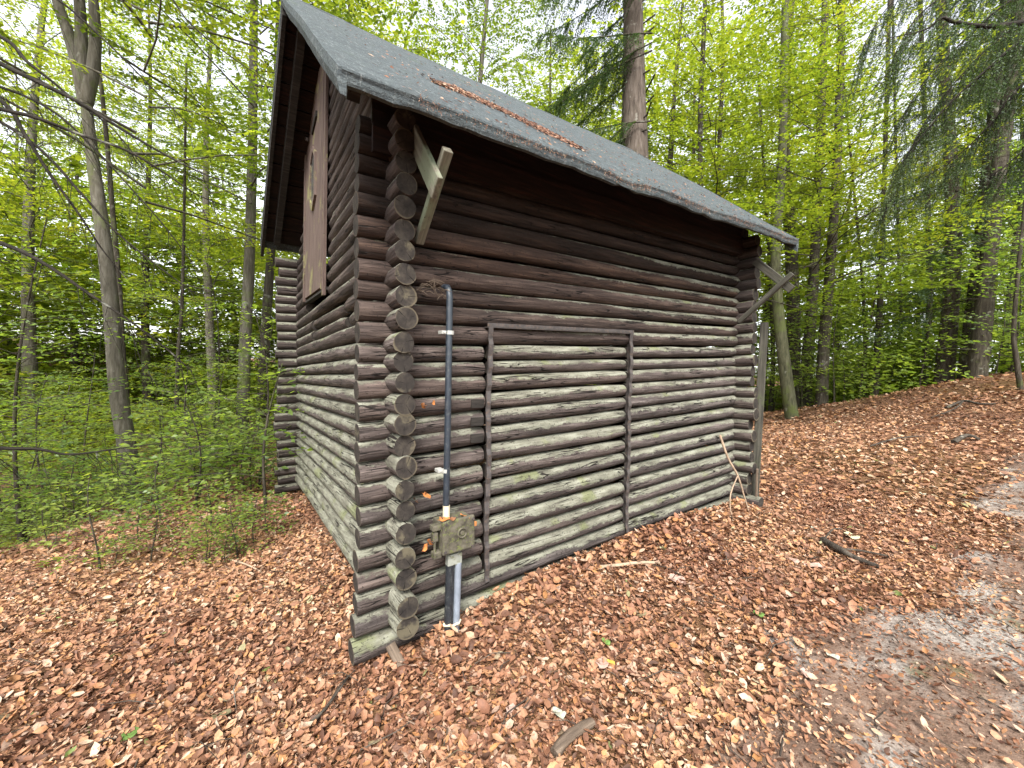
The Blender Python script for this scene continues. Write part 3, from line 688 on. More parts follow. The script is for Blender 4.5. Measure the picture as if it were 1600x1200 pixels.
# rear rake boards, rafters and soffit boards under the overhangs
for u in (0.004, .996):
    mb = MB(); V = []
    for v in (0, .5, 1): p = PRr(u, v); V += [p + Vector((-.012, 0, -.02)), p + Vector((-.012, 0, -.17)), p + Vector((.02, 0, -.17)), p + Vector((.02, 0, -.02))]
    mb.add(V, [(i * 4 + k, i * 4 + (k + 1) % 4, (i + 1) * 4 + (k + 1) % 4, (i + 1) * 4 + k) for i in range(2) for k in range(4)] + [(0, 1, 2, 3), (8, 9, 10, 11)])
    mb.build('rake_board', M['dark_wood'], roof)
for P, nrm, front_ in ((PF, NF, True), (PRr, NR, False)):
    nb = 12
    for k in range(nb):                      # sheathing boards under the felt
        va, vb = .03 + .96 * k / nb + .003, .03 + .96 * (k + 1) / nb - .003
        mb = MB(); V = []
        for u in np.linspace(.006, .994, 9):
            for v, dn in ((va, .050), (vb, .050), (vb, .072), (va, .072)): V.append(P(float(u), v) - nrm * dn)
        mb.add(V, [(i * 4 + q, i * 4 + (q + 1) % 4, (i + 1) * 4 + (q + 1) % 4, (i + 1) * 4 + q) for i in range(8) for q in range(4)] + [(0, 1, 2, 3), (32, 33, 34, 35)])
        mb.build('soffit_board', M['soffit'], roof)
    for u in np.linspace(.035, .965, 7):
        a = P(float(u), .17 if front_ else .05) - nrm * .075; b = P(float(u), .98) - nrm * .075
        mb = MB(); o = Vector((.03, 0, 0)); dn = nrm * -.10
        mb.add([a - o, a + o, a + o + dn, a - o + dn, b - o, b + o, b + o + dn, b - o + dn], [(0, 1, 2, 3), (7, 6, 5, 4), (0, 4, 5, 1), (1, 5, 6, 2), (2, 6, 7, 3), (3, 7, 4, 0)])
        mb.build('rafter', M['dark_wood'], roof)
# wall plate boards under the front eave: faded peeling red paint, darkened for eave shade
for k in range(2):
    z = 2.47 + .14 * k
    mb = MB(); mb.add([T(-.15, -.075 + .02 * k, z), T(LEN + .1, -.075 + .02 * k, z), T(LEN + .1, -.075 + .02 * k, z + .135), T(-.15, -.075 + .02 * k, z + .135),
                       T(-.15, -.05 + .02 * k, z), T(LEN + .1, -.05 + .02 * k, z), T(LEN + .1, -.05 + .02 * k, z + .135), T(-.15, -.05 + .02 * k, z + .135)],
                      [(0, 1, 2, 3), (7, 6, 5, 4), (0, 4, 5, 1), (1, 5, 6, 2), (2, 6, 7, 3), (3, 7, 4, 0)])
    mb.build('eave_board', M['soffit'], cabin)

# crossed braces under the eave, at both ends of the long wall
def plank(name, a, b, w, th, wdir, parent, mat):
    a = Vector(a); b = Vector(b); d = (b - a).normalized(); wv = Vector(wdir); wv = (wv - d * wv.dot(d)).normalized(); t = d.cross(wv)
    L = (b - a).length; mb = MB(); bm = bmesh.new(); bmesh.ops.create_cube(bm, size=1); bmesh.ops.scale(bm, vec=(L, w, th), verts=bm.verts)
    bmesh.ops.bevel(bm, geom=list(bm.edges), offset=.003, segments=1, affect='EDGES'); bm.verts.index_update()
    mb.add([v.co + Vector((L / 2, 0, 0)) for v in bm.verts], [[v.index for v in f.verts] for f in bm.faces]); bm.free()
    o = mb.build(name, mat, parent)
    o.matrix_basis = Matrix(((d.x, wv.x, t.x, a.x), (d.y, wv.y, t.y, a.y), (d.z, wv.z, t.z, a.z), (0, 0, 0, 1)))
    return o
br = empty('eave_brace'); br.parent = cabin
plank('strut', (.075, -.055, 2.055), (.060, -.405, 2.378), .043, .042, (1, 0, 0), br, M['brace'])
plank('board', (.030, -.06, 2.58), (.035, -.36, 2.215), .105, .026, (0, -.7, -.6), br, M['brace'])
br = empty('eave_brace'); br.parent = cabin
plank('strut', (3.40, -.065, 1.94), (3.43, -.50, 2.35), .042, .04, (0, .6, .6), br, M['grey_timber'])
plank('board', (3.46, -.16, 2.53), (3.46, -.49, 2.21), .07, .026, (0, -.6, -.6), br, M['grey_timber'])
plank('corner_post', (3.645, -.205, .08), (3.625, -.205, 1.95), .07, .03, (.3, -1, 0), cabin, M['grey_timber'])
plank('corner_batten', (3.585, -.25, .05), (3.56, -.25, .50), .04, .02, (1, .3, 0), cabin, M['stake'])

# ------------------------------------------------------------------ leaves
def kites(P, D, N, L, W, fold=0.18):
    """leaf blades: kite folded along its rib; P base, D axis, N normal (n,3), L, W (n,)"""
    D = D / np.linalg.norm(D, axis=1, keepdims=True)
    Sd = np.cross(N, D); Sd /= np.linalg.norm(Sd, axis=1, keepdims=True) + 1e-9
    U = np.cross(D, Sd); L = L[:, None]; W = W[:, None]
    mid = P + D * L * 0.45
    V = np.stack([P, mid + Sd * W * .5 + U * W * fold, P + D * L, mid - Sd * W * .5 + U * W * fold], 1).reshape(-1, 3)
    b = np.arange(len(P))[:, None] * 4
    F = np.concatenate([b + np.array([[0, 2, 1]]), b + np.array([[0, 3, 2]])], 1).reshape(-1, 3)
    return V, F

def full_leaves(P, D, N, L, W, curl):
    """dead leaves on the ground: six-sided blade with a rib, curled along and across"""
    D = D / np.linalg.norm(D, axis=1, keepdims=True)
    Sd = np.cross(N, D); Sd /= np.linalg.norm(Sd, axis=1, keepdims=True) + 1e-9
    U = np.cross(D, Sd); L = L[:, None]; W = W[:, None]; c = curl[:, None]
    q = lambda t, s, h: P + D * L * t + Sd * W * s + U * L * h
    k = len(P); j = lambda: rng.uniform(-.07, .07, (k, 1))
    V = np.stack([q(0, 0, 0.10 * c), q(.28 + j(), .42 + j(), .16 * c + j() * .5), q(.68 + j(), .38 + j(), .20 * c + j() * .5), q(1, 0, .30 * c + j()),
                  q(.68 + j(), -.38 + j(), .20 * c + j() * .5), q(.28 + j(), -.42 + j(), .16 * c + j() * .5), q(.33, 0, -.02 * c), q(.66, 0, .04 * c)], 1).reshape(-1, 3)
    b = np.arange(k)[:, None] * 8
    tri = [(0, 6, 1), (1, 6, 2), (6, 7, 2), (2, 7, 3), (0, 5, 6), (5, 4, 6), (6, 4, 7), (4, 3, 7)]
    F = np.concatenate([b + np.array([t]) for t in tri], 1).reshape(-1, 3)
    return V, F

def unit(v): return v / (np.linalg.norm(v, axis=-1, keepdims=True) + 1e-9)

def beech_branch(length, leaf, seed, dens=1.0, droop=.12, aspect=.55):
    """a flat layered branch in local coordinates: x along, y across, z up. returns P, D, N, L, W and twig polylines"""
    r = np.random.default_rng(seed); P = []; D = []; tw = []
    main = lambda t: np.array([t * length, .06 * length * math.sin(t * 4 + seed), .10 * length * t - droop * length * t * t * 2])
    tw.append(([main(t) for t in np.linspace(0, 1, 6)], .011 * length / 2, .003))
    nt = max(4, int(length * 6)); side = 1
    for i in range(nt):
        t = .18 + .82 * (i + r.uniform(0, .7)) / nt; side = -side
        b = main(min(t, 1)); ln = length * aspect * (1.05 - t) ** .7 * r.uniform(.6, 1.1) + .10
        ang = side * math.radians(r.uniform(35, 62)); dirv = np.array([math.cos(ang), math.sin(ang), r.uniform(-.15, .08)])
        n = max(3, int(ln / leaf * 1.5 * dens)); pts = []
        for k in range(n + 1):
            s = k / n; p = b + dirv * ln * s + np.array([0.12 * ln * s * s, 0, -.12 * ln * s * s]); pts.append(p)
            if k:
                a2 = ang + (1 if k % 2 else -1) * math.radians(r.uniform(25, 60))
                P.append(p + r.normal(0, .012, 3)); D.append((math.cos(a2), math.sin(a2), r.uniform(-.35, .05)))
        tw.append(([pts[0], pts[len(pts) // 2], pts[-1]], .0035, .0015))
    n = len(P); P = np.array(P); D = np.array(D)
    N = unit(np.c_[r.normal(0, .30, n), r.normal(0, .30, n), np.ones(n)])
    L = leaf * r.uniform(.65, 1.2, n); W = L * r.uniform(.5, .68, n)
    return P, D, N, L, W, tw

def xf(az, el, roll=0.0):
    m = Matrix.Rotation(az, 3, 'Z') @ Matrix.Rotation(-el, 3, 'Y') @ Matrix.Rotation(roll, 3, 'X')
    return np.array(m)

class TreeKit:
    """meshes of one kind of tree: trunk, branches and crown, with the origin at the trunk's foot"""
    def __init__(s, name, seed, height, r0, nlimb, lmin, lmax, leaf, dens, first, top_taper, lean=.3, bark='bark_dark', fol='beech', twigs=True, aspect=.55, elev=(5, 30)):
        r = np.random.default_rng(seed); R = random.Random(seed)
        zs = np.linspace(0, 1, 12)
        ph = R.uniform(0, 6)
        s.axis = lambda t: np.array([lean * math.sin(t * 2.6 + ph) * t, lean * math.cos(t * 2.1 + ph) * t, t * height])
        mb = MB(); pts = [s.axis(t) for t in zs]; pts[0] = pts[0] - np.array([0, 0, .25])
        mb.tube(pts, [r0 * (1.35 if i == 0 else (1.08 if i == 1 else 1)) * (1 - .85 * z) + .004 for i, z in enumerate(zs)], 10, jag=.04)
        s.trunk = s._mesh(mb, name + '_trunk', M[bark])
        br = MB(); AP, AD, AN, AL, AW = [], [], [], [], []
        protos = [beech_branch(1.0, leaf / 1.0, seed * 31 + q, dens, aspect=aspect) for q in range(1)]
        for i in range(nlimb):
            t = first + (1 - first) * ((i + R.random()) / nlimb) ** .9
            base = s.axis(min(t, .99)); prof = (1 - ((t - first) / (1 - first)) ** top_taper)
            ln = lmin + (lmax - lmin) * prof * R.uniform(.55, 1.0)
            az = i * 2.399 + R.uniform(-.5, .5); el = math.radians(R.uniform(*elev))
            P, D, N, L, W, tw = beech_branch(ln, leaf, seed * 977 + i, dens, aspect=aspect)
            m = xf(az, el, R.uniform(-.25, .25))
            P = P @ m.T + base; D = D @ m.T; N = N @ m.T
            AP.append(P); AD.append(D); AN.append(N); AL.append(L); AW.append(W)
            for k, (pl, ra, rb) in enumerate(tw):
                if k and not twigs: break
                q = [np.asarray(p) @ m.T + base for p in pl]
                br.tube(q, [ra + (rb - ra) * j / (len(q) - 1) for j in range(len(q))], 5 if k == 0 else 3, caps=False)
        s.branches = s._mesh(br, name + '_branches', M[bark])
        V, F = kites(np.concatenate(AP), np.concatenate(AD), np.concatenate(AN), np.concatenate(AL), np.concatenate(AW))
        o = np_mesh(name + '_crown', V, F, [M[fol]]); s.crown = o.data; bpy.data.objects.remove(o)
        s.nleaf = len(F) // 2
    def _mesh(s, mb, name, mat):
        o = mb.build(name, mat); me = o.data; bpy.data.objects.remove(o); return me
    def place(s, name, x, y, sc, rz, label, cat, group=None, trunk=None, tilt=(0, 0), zoff=0.0, crown=True):
        e = empty(name, (x, y, g1(x, y) + zoff), rz, label, cat, group)
        e.rotation_euler = (tilt[0], tilt[1], rz); e.scale = (sc, sc, sc)
        if trunk is None: link('trunk', s.trunk, e)
        if crown:
            link('branches', s.branches, e); c = link('crown', s.crown, e); c['kind'] = 'stuff'
        return e

BE = [TreeKit('beech_a', 11, 15, .15, 52, .9, 4.0, .10, 1.75, .24, 2.2, .5, 'bark_dark'),
      TreeKit('beech_b', 12, 17, .17, 56, .9, 4.3, .10, 1.75, .26, 2.0, .7, 'bark_beech'),
      TreeKit('beech_c', 13, 13, .11, 46, .8, 3.6, .095, 1.75, .2, 1.8, .6, 'bark_dark')]
FAR = [TreeKit('far_beech_a', 21, 17, .17, 52, 1.3, 4.8, .16, 1.6, .2, 2.0, .5, 'bark_dark', twigs=False),
       TreeKit('far_beech_b', 22, 15, .14, 50, 1.1, 4.4, .16, 1.6, .16, 2.0, .6, 'bark_dark', twigs=False)]
SAP = [TreeKit('sapling_a', 31, 4.2, .025, 34, .35, 1.5, .09, 1.0, .12, 1.8, .3, 'bark_dark', 'under'),
       TreeKit('sapling_b', 32, 5.5, .03, 40, .4, 1.7, .09, 1.0, .10, 1.8, .4, 'bark_dark', 'under'),
       TreeKit('sapling_c', 33, 3.2, .02, 28, .3, 1.3, .085, 1.0, .10, 1.6, .3, 'bark_dark', 'under')]
SHR = [TreeKit('seedling_a', 41, 1.1, .010, 16, .2, .75, .095, 1.0, .12, 1.6, .12, 'bark_dark', 'under'),
       TreeKit('seedling_b', 42, .8, .008, 14, .2, .65, .095, 1.0, .10, 1.6, .10, 'bark_dark', 'under'),
       TreeKit('seedling_c', 43, 1.6, .013, 20, .25, .95, .10, 1.0, .12, 1.6, .2, 'bark_dark', 'under')]

# ------------------------------------------------------------------ spruces
def needle_bough(length, seed, hang=.45, dens=1.0, bare=0.0):
    """drooping bough with hanging side twigs; returns needle quads (V, F) and twig polylines, local x outwards"""
    r = np.random.default_rng(seed); V = []; tw = []
    main = lambda t: np.array([t * length, .05 * length * math.sin(3 * t + seed), -.16 * length * t - .22 * length * t * t + .10 * length * t ** 4])
    tw.append(([main(t) for t in np.linspace(0, 1, 7)], .012 * length / 2 + .004, .003))
    n = int(length * 34 * dens); P = []; D = []; N = []
    for i in range(n):
        t = (.12 if r.random() < .8 else .3) + .88 * r.random(); t = min(t, 1)
        if r.random() < bare * (1 - t): continue
        b = main(t); sd = 1 if i % 2 else -1; ln = (hang * (1 - .45 * t)) * r.uniform(.5, 1.2)
        out = np.array([.55, sd * r.uniform(.3, .8), -r.uniform(.35, 1.1)]); out /= np.linalg.norm(out)
        m = max(4, int(ln / .016)); pts = []
        for k in range(m):
            s = k / m; p = b + out * ln * s + np.array([0, 0, -.35 * ln * s * s]); pts.append(p)
            P.append(p); side = 1 if k % 2 else -1
            perp = np.cross(out, [0, 0, 1.0]); perp /= np.linalg.norm(perp) + 1e-9
            D.append(out * .8 + perp * side * .9 + r.normal(0, .3, 3)); N.append(r.normal(0, .6, 3) + np.array([0, 0, 1]))
        tw.append(([pts[0], pts[-1]], .003, .0012))
    if not P: return None
    return np.array(P), np.array(D), np.array(N), tw

class Spruce:
    def __init__(s, name, seed, height, r0, first, lmax, nb, needle=.05, dens=1.0, bare_low=True, arc=None):
        R = random.Random(seed); mb = MB(); zs = np.linspace(0, 1, 14)
        mb.tube([(.05 * math.sin(z * 5), .05 * math.cos(z * 4), z * height - (.3 if i == 0 else 0)) for i, z in enumerate(zs)], [r0 * (1.25 if i == 0 else 1) * (1 - .8 * z) for i, z in enumerate(zs)], 16, jag=.03)
        for q in range(30):      # snapped branch stubs
            z = R.uniform(.02, .4) * height; a = R.uniform(0, 6.28); rr = r0 * (1 - .8 * z / height)
            mb.tube([(rr * .8 * math.cos(a), rr * .8 * math.sin(a), z), ((rr + R.uniform(.04, .3)) * math.cos(a), (rr + .12) * math.sin(a), z - R.uniform(0, .08))], [.012, .006], 5)
        o = mb.build(name + '_trunk', M['bark_spruce']); s.trunk = o.data; bpy.data.objects.remove(o)
        br = MB(); AP, AD, AN = [], [], []
        for i in range(nb):
            t = first + (1 - first) * (i + R.random()) / nb; ln = (lmax * (1 - t) ** .7 * R.uniform(.7, 1.05)) + .4
            az = i * 2.399 + R.uniform(-.4, .4)
            if arc: az = arc[0] + (arc[1] - arc[0]) * R.random()
            q = needle_bough(ln, seed * 131 + i, .72, dens, .8 if (bare_low and t < first + .12) else .15)
            if q is None: continue
            P, D, N, tw = q; m = xf(az, math.radians(R.uniform(-10, 12))); base = np.array([0, 0, t * height])
            AP.append(P @ m.T + base); AD.append(D @ m.T); AN.append(N @ m.T)
            for k, (pl, ra, rb) in enumerate(tw):
                if k > 14: break
                qq = [p @ m.T + base for p in pl]; br.tube(qq, [ra + (rb - ra) * j / (len(qq) - 1) for j in range(len(qq))], 5 if k == 0 else 3, caps=False)
        o = br.build(name + '_branches', M['bark_dark']); s.branches = o.data; bpy.data.objects.remove(o)
        P = np.concatenate(AP); n = len(P)
        V, F = kites(P, np.concatenate(AD), np.concatenate(AN), needle * rng.uniform(.7, 1.3, n), np.full(n, .019) * rng.uniform(.7, 1.4, n), .05)
        o = np_mesh(name + '_crown', V, F, [M['needle']]); s.crown = o.data; bpy.data.objects.remove(o); s.nleaf = n
    place = TreeKit.place
SP = [Spruce('spruce_a', 51, 20, .26, .19, 3.2, 80, .06, 1.0, False), Spruce('spruce_b', 52, 18, .22, .14, 3.0, 80, .06, 1.0)]
SPB = Spruce('spruce_c', 53, 20, .26, .17, 3.4, 70, .06, 1.0, False, (math.radians(35), math.radians(185)))
print('LEAVES', [k.nleaf for k in BE + FAR + SAP + SHR + SP])

# ------------------------------------------------------------------ named trees that stand out
def trunk_path(name, pts, radii, bark, parent, sides=14):
    mb = MB(); mb.tube(pts, radii, sides, jag=.03); return mb.build(name, M[bark], parent)
def densify(pts, n=4):
    P = [np.asarray(p, float) for p in pts]; out = []
    for i in range(len(P) - 1):
        p0 = P[max(i - 1, 0)]; p1 = P[i]; p2 = P[i + 1]; p3 = P[min(i + 2, len(P) - 1)]
        for k in range(n):
            t = k / n
            out.append(.5 * ((2 * p1) + (-p0 + p2) * t + (2 * p0 - 5 * p1 + 4 * p2 - p3) * t * t + (-p0 + 3 * p1 - 3 * p2 + p3) * t ** 3))
    out.append(P[-1]); return out
def photo_trunk(px, depth, w, label, cat='tree', bark='bark_dark', kit=None, name='beech_tree', group=None, rz=None, extra=6.0, sc=1.0):
    """a trunk whose lean follows the list of (x, y) directions at one depth, w = diameter at the foot"""
    pts = [at(x, y, depth) for x, y in px]
    b = pts[0].copy(); gzv = g1(b[0], b[1])
    d = pts[-1] - pts[-2]; d = d / np.linalg.norm(d); top = pts[-1] + d * extra
    foot = np.array([b[0], b[1], gzv - .2])
    if gzv > b[2]: pts[0] = foot
    else: pts = [foot] + pts
    P = densify(pts + [top], 4); n = len(P)
    e = empty(name, (b[0], b[1], gzv), 0, label, cat, group)
    off = np.array([b[0], b[1], gzv]); Q = [p - off for p in P]
    rad = [w / 2 * .95 * (1.25 if i == 0 else 1) * (1 - .55 * i / (n - 1)) for i in range(n)]
    trunk_path('trunk', Q, rad, bark, e)
    if kit is not None:
        for nm, me in (('branches', kit.branches), ('crown', kit.crown)):
            o = link(nm, me, e); o.scale = (sc, sc, sc); o.rotation_euler = (0, 0, rz if rz is not None else random.uniform(0, 6.28))
            if nm == 'crown': o['kind'] = 'stuff'
    return e, Q, off

# left: forked pale beech
e, Q, off = photo_trunk([(213, 790), (197, 690), (183, 600), (171, 450), (156, 330), (145, 250), (134, 155)], 6.4, .27, 'pale forked beech trunk splitting into three stems, left of the cabin', bark='bark_beech', kit=BE[1], rz=1.0, extra=.05)
for st in ([(134, 160), (120, 95), (103, 40), (86, -10), (60, -120)], [(133, 165), (128, 90), (126, 30), (122, -40), (118, -140)], [(134, 160), (146, 105), (149, 50), (146, 0), (140, -120)]):
    P = [p - off for p in densify([at(x, y, 6.4) for x, y in st], 3)]
    trunk_path('stem', P, [.095 - .045 * i / (len(P) - 1) for i in range(len(P))], 'bark_beech', e, 10)
photo_trunk([(199, 650), (192, 560), (186, 450), (176, 330), (165, 200), (150, 60)], 7.6, .12, 'thin dark trunk standing close behind the pale forked beech')
photo_trunk([(376, 690), (380, 620), (384, 520), (390, 400), (394, 250), (396, 100), (397, 0)], 8.9, .30, 'straight grey trunk just left of the cabin eave', bark='bark_beech', kit=BE[1], rz=2.2)
photo_trunk([(408, 690), (411, 600), (416, 500), (424, 380), (430, 200)], 10.5, .30, 'dark trunk half hidden behind the rear corner of the cabin')
photo_trunk([(276, 650), (278, 560), (284, 480), (287, 380), (289, 250)], 8.4, .09, 'thin dark sapling stem between the forked beech and the grey trunk', kit=SAP[1], name='beech_sapling', extra=2)
# behind the roof: the big spruce
photo_trunk([(995, 560), (993, 300), (991, 150), (989, 0)], 9.0, .78, 'big straight spruce trunk rising behind the cabin roof', bark='bark_spruce', kit=SPB, name='spruce_tree', rz=0.0, extra=9, sc=1.0)
# right-hand row of trunks on the crest
photo_trunk([(1100, 640), (1097, 400), (1094, 200), (1102, 0)], 13, .24, 'slim dark trunk right of the big spruce above the roof', kit=BE[0])
photo_trunk([(1128, 640), (1122, 300), (1130, 100), (1128, 0)], 16, .22, 'thin trunk second to the right of the big spruce, above the roof slope')
photo_trunk([(1240, 658), (1231, 610), (1222, 540), (1215, 470), (1212, 390), (1222, 250), (1226, 60)], 11, .36, 'mossy curved trunk leaning beside the far end of the roof', bark='bark_moss', kit=BE[2])
photo_trunk([(1237, 640), (1240, 540), (1238, 430), (1232, 330), (1226, 200), (1235, 0)], 14, .52, 'thick dark trunk directly behind the mossy curved trunk')
photo_trunk([(1204, 640), (1208, 560), (1204, 450), (1200, 380)], 15, .20, 'thin trunk showing beside the cabin corner post')
photo_trunk([(1258, 618), (1262, 560), (1269, 470), (1273, 400), (1282, 200), (1290, 0)], 14.5, .46, 'dark upright trunk right of the mossy curved trunk')
photo_trunk([(1284, 637), (1286, 560), (1293, 470), (1300, 380), (1308, 250), (1316, 0)], 12.5, .36, 'grey trunk with flared foot standing on the leafy crest', bark='bark_dark', kit=BE[0])
photo_trunk([(1352, 622), (1351, 520), (1346, 420), (1330, 250)], 15, .14, 'slender stem left of the twin stems on the crest', kit=SAP[1])
photo_trunk([(1366, 628), (1370, 560), (1375, 480), (1378, 400), (1384, 200)], 13.2, .22, 'taller of two dark stems rising from one spot on the crest')
photo_trunk([(1408, 618), (1408, 560), (1408, 480), (1404, 400), (1398, 150)], 15, .16, 'thin straight stem alone in the bright gap of the crest', kit=SAP[0])
photo_trunk([(1444, 608), (1446, 560), (1452, 480), (1450, 330), (1440, 60)], 14, .24, 'dark stem close left of the thick reddish trunk')
photo_trunk([(1474, 602), (1480, 540), (1486, 470), (1490, 370), (1486, 270), (1475, 100), (1470, 0)], 12.2, .50, 'thick reddish-brown trunk on the crest, left of the double trunk', bark='bark_spruce', kit=SP[1], name='spruce_tree', sc=.9)
photo_trunk([(1508, 592), (1518, 500), (1530, 400), (1545, 250), (1560, 100), (1570, 0)], 11.6, .40, 'left half of the leaning double trunk on the crest', bark='bark_dark')
photo_trunk([(1526, 590), (1536, 500), (1545, 400), (1563, 250), (1583, 100), (1592, 0)], 11.0, .48, 'pale leaning trunk, right half of the double trunk on the crest', bark='bark_dark')
photo_trunk([(1575, 582), (1578, 500), (1588, 400), (1600, 300), (1612, 100)], 13, .36, 'dark trunk near the right edge behind the leafy hilltop')
photo_trunk([(1598, 612), (1588, 560), (1584, 520), (1590, 430), (1600, 330)], 8.2, .10, 'young crooked stem in front of the hilltop at the right edge', kit=SAP[1], name='beech_sapling', extra=2)

# ------------------------------------------------------------------ the rest of the wood, each tree its own
def along(px, depth):
    p = at(px, 570, depth); return p[0], p[1]
GR = 'trees of the wood beyond the leafy crest'; GL = 'trees of the wooded valley left of the cabin'; GB = 'trees behind the cabin roof'
spots = []
for px, dp in [(1180, 19), (1225, 24), (1300, 20), (1430, 23), (1500, 20), (1585, 19), (1680, 14), (1270, 28), (1480, 29), (1560, 26)]:
    spots.append((px, dp, GR, 'leafy beech deep in the wood beyond the right-hand crest'))
for px, dp in [(1040, 16), (930, 15), (840, 14), (740, 15), (650, 14), (560, 15), (880, 21), (700, 22), (1080, 20)]:
    spots.append((px, dp, GB, 'leafy tree in the wood behind the cabin roof'))
for px, dp in [(60, 13), (120, 19), (240, 16), (330, 14), (20, 22), (370, 25), (-150, 15), (270, 28), (470, 22)]:
    spots.append((px, dp, GL, 'leafy tree in the wooded valley left of the cabin'))
for j, (px, dp, gr, lb) in enumerate(spots):
    x, y = along(px + random.uniform(-12, 12), dp); kit = (FAR[j % 2] if dp > 15.5 else BE[j % 3])
    kit.place('beech_tree', x, y, random.uniform(.85, 1.15), random.uniform(0, 6.28), lb, 'tree', gr, tilt=(random.uniform(-.05, .05), random.uniform(-.05, .05)))

# understory saplings
GS1 = 'beech saplings beyond the crest'; GS2 = 'beech saplings in the dip left of the cabin'
RS = random.Random(5)
for j in range(34):
    px = 1205 + 440 * (j + RS.random()) / 34; dp = RS.choice([12.3, 13, 13.8, 15, 16.5, 18.5]) - (1.2 if px > 1520 else 0)
    x, y = along(px, dp)
    SAP[j % 3].place('beech_sapling', x, y, RS.uniform(.6, 1.1), RS.uniform(0, 6.28), 'beech sapling with flat leafy layers just beyond the leafy crest', 'sapling', GS1)
for j, (px, dp) in enumerate([(30, 5.2), (75, 6.0), (130, 7.0), (-40, 4.6), (240, 7.2), (300, 7.4), (330, 9.0), (350, 7.6), (20, 8), (100, 9.5), (170, 10), (260, 10.5), (420, 9.5), (60, 11), (-90, 7)]):
    x, y = along(px, dp)
    SAP[(j + 1) % 3].place('beech_sapling', x, y, random.uniform(.5, .85), random.uniform(0, 6.28), 'beech sapling with layered leaves in the dip left of the cabin', 'sapling', GS2)
GS3 = 'low leafy seedlings along the edge of the slope'
for j in range(44):
    px = random.uniform(-60, 430); dp = 4.4 + 3.6 * random.random() ** 1.3 + (0.5 if px > 330 else 0)
    x, y = along(px, dp)
    SHR[j % 3].place('beech_seedling', x, y, random.uniform(.45, 1.0), random.uniform(0, 6.28), 'low leafy seedling at the edge of the slope left of the cabin', 'seedling', GS3)
x, y = along(250, 4.15); SHR[1].place('beech_seedling', x, y, .8, .4, 'thin upright seedling standing alone in the leaf litter before the bushes', 'seedling')
x, y = along(418, 4.45); SHR[2].place('beech_seedling', x, y, 1.0, 1.4, 'bluish-green seedling leaning against the rear log ends of the cabin', 'seedling')
x, y = along(405, 5.4); SAP[2].place('beech_sapling', x, y, .75, 2.4, 'bright green sapling beside the rear corner of the cabin', 'sapling')

for j in range(14):
    x, y = along(random.uniform(60, 425), random.uniform(3.1, 3.95))
    SHR[j % 3].place('beech_seedling', x, y, random.uniform(.28, .5), random.uniform(0, 6.28), 'tiny seedling growing through the leaf litter left of the cabin', 'seedling', 'tiny seedlings in the leaf litter')
# far wood: one mass nobody could count
def mass(name, n, r0, r1, a0, a1, h, leaf, mat, dens_top, hf=lambda a: 1.0):
    ad = rng.uniform(a0, a1, n); a = np.radians(ad); h = h * hf(ad); r = r0 + (r1 - r0) * rng.random(n) ** .8
    x = CAM[0] + np.sin(a) * r; y = CAM[1] + np.cos(a) * r
    t = rng.random(n) ** dens_top; z = gz(x, y) + .1 + t * h
    keep = np.array([mnoise.noise((xx * .30, yy * .30, zz * .95)) > -.02 + .16 * tt for xx, yy, zz, tt in zip(x, y, z, t)])
    P = np.c_[x, y, z][keep]; k = len(P); an = rng.uniform(0, 6.28, k)
    D = np.c_[np.cos(an), np.sin(an), rng.uniform(-.5, .1, k)]; N = unit(np.c_[rng.normal(0, .4, k), rng.normal(0, .4, k), np.ones(k)])
    L = leaf * rng.uniform(.6, 1.3, k)
    V, F = kites(P, D, N, L, L * .62); o = np_mesh(name, V, F, [mat]); return tag(o, kind='stuff')
tag(mass('far_woods', 330000, 20, 42, -30, 100, 20, .36, M['beech'], 1.3, lambda a: np.where((a > 73) & (a < 81), .42, np.where(a < 9, .5, 1.0))), 'far wood of beeches closing off the view all round', 'woods')
tag(mass('far_woods', 90000, 14, 34, 100, 330, 15, .34, M['beech'], 1.1), 'wood closing the clearing behind the photographer', 'woods')
tag(mass('undergrowth', 90000, 9.5, 24, -28, 14, 2.2, .10, M['beech'], 1.6), 'leafy undergrowth on the far side of the dip on the left', 'undergrowth')
tag(mass('far_woods', 110000, 17, 36, -32, 13, 8.5, .22, M['beech'], 1.0), 'bright leafy thicket on the slope across the dip on the left', 'woods')
tag(mass('undergrowth', 70000, 15, 27, 58, 100, 4.2, .15, M['under'], 1.2), 'leafy undergrowth beyond the crest on the right', 'undergrowth')

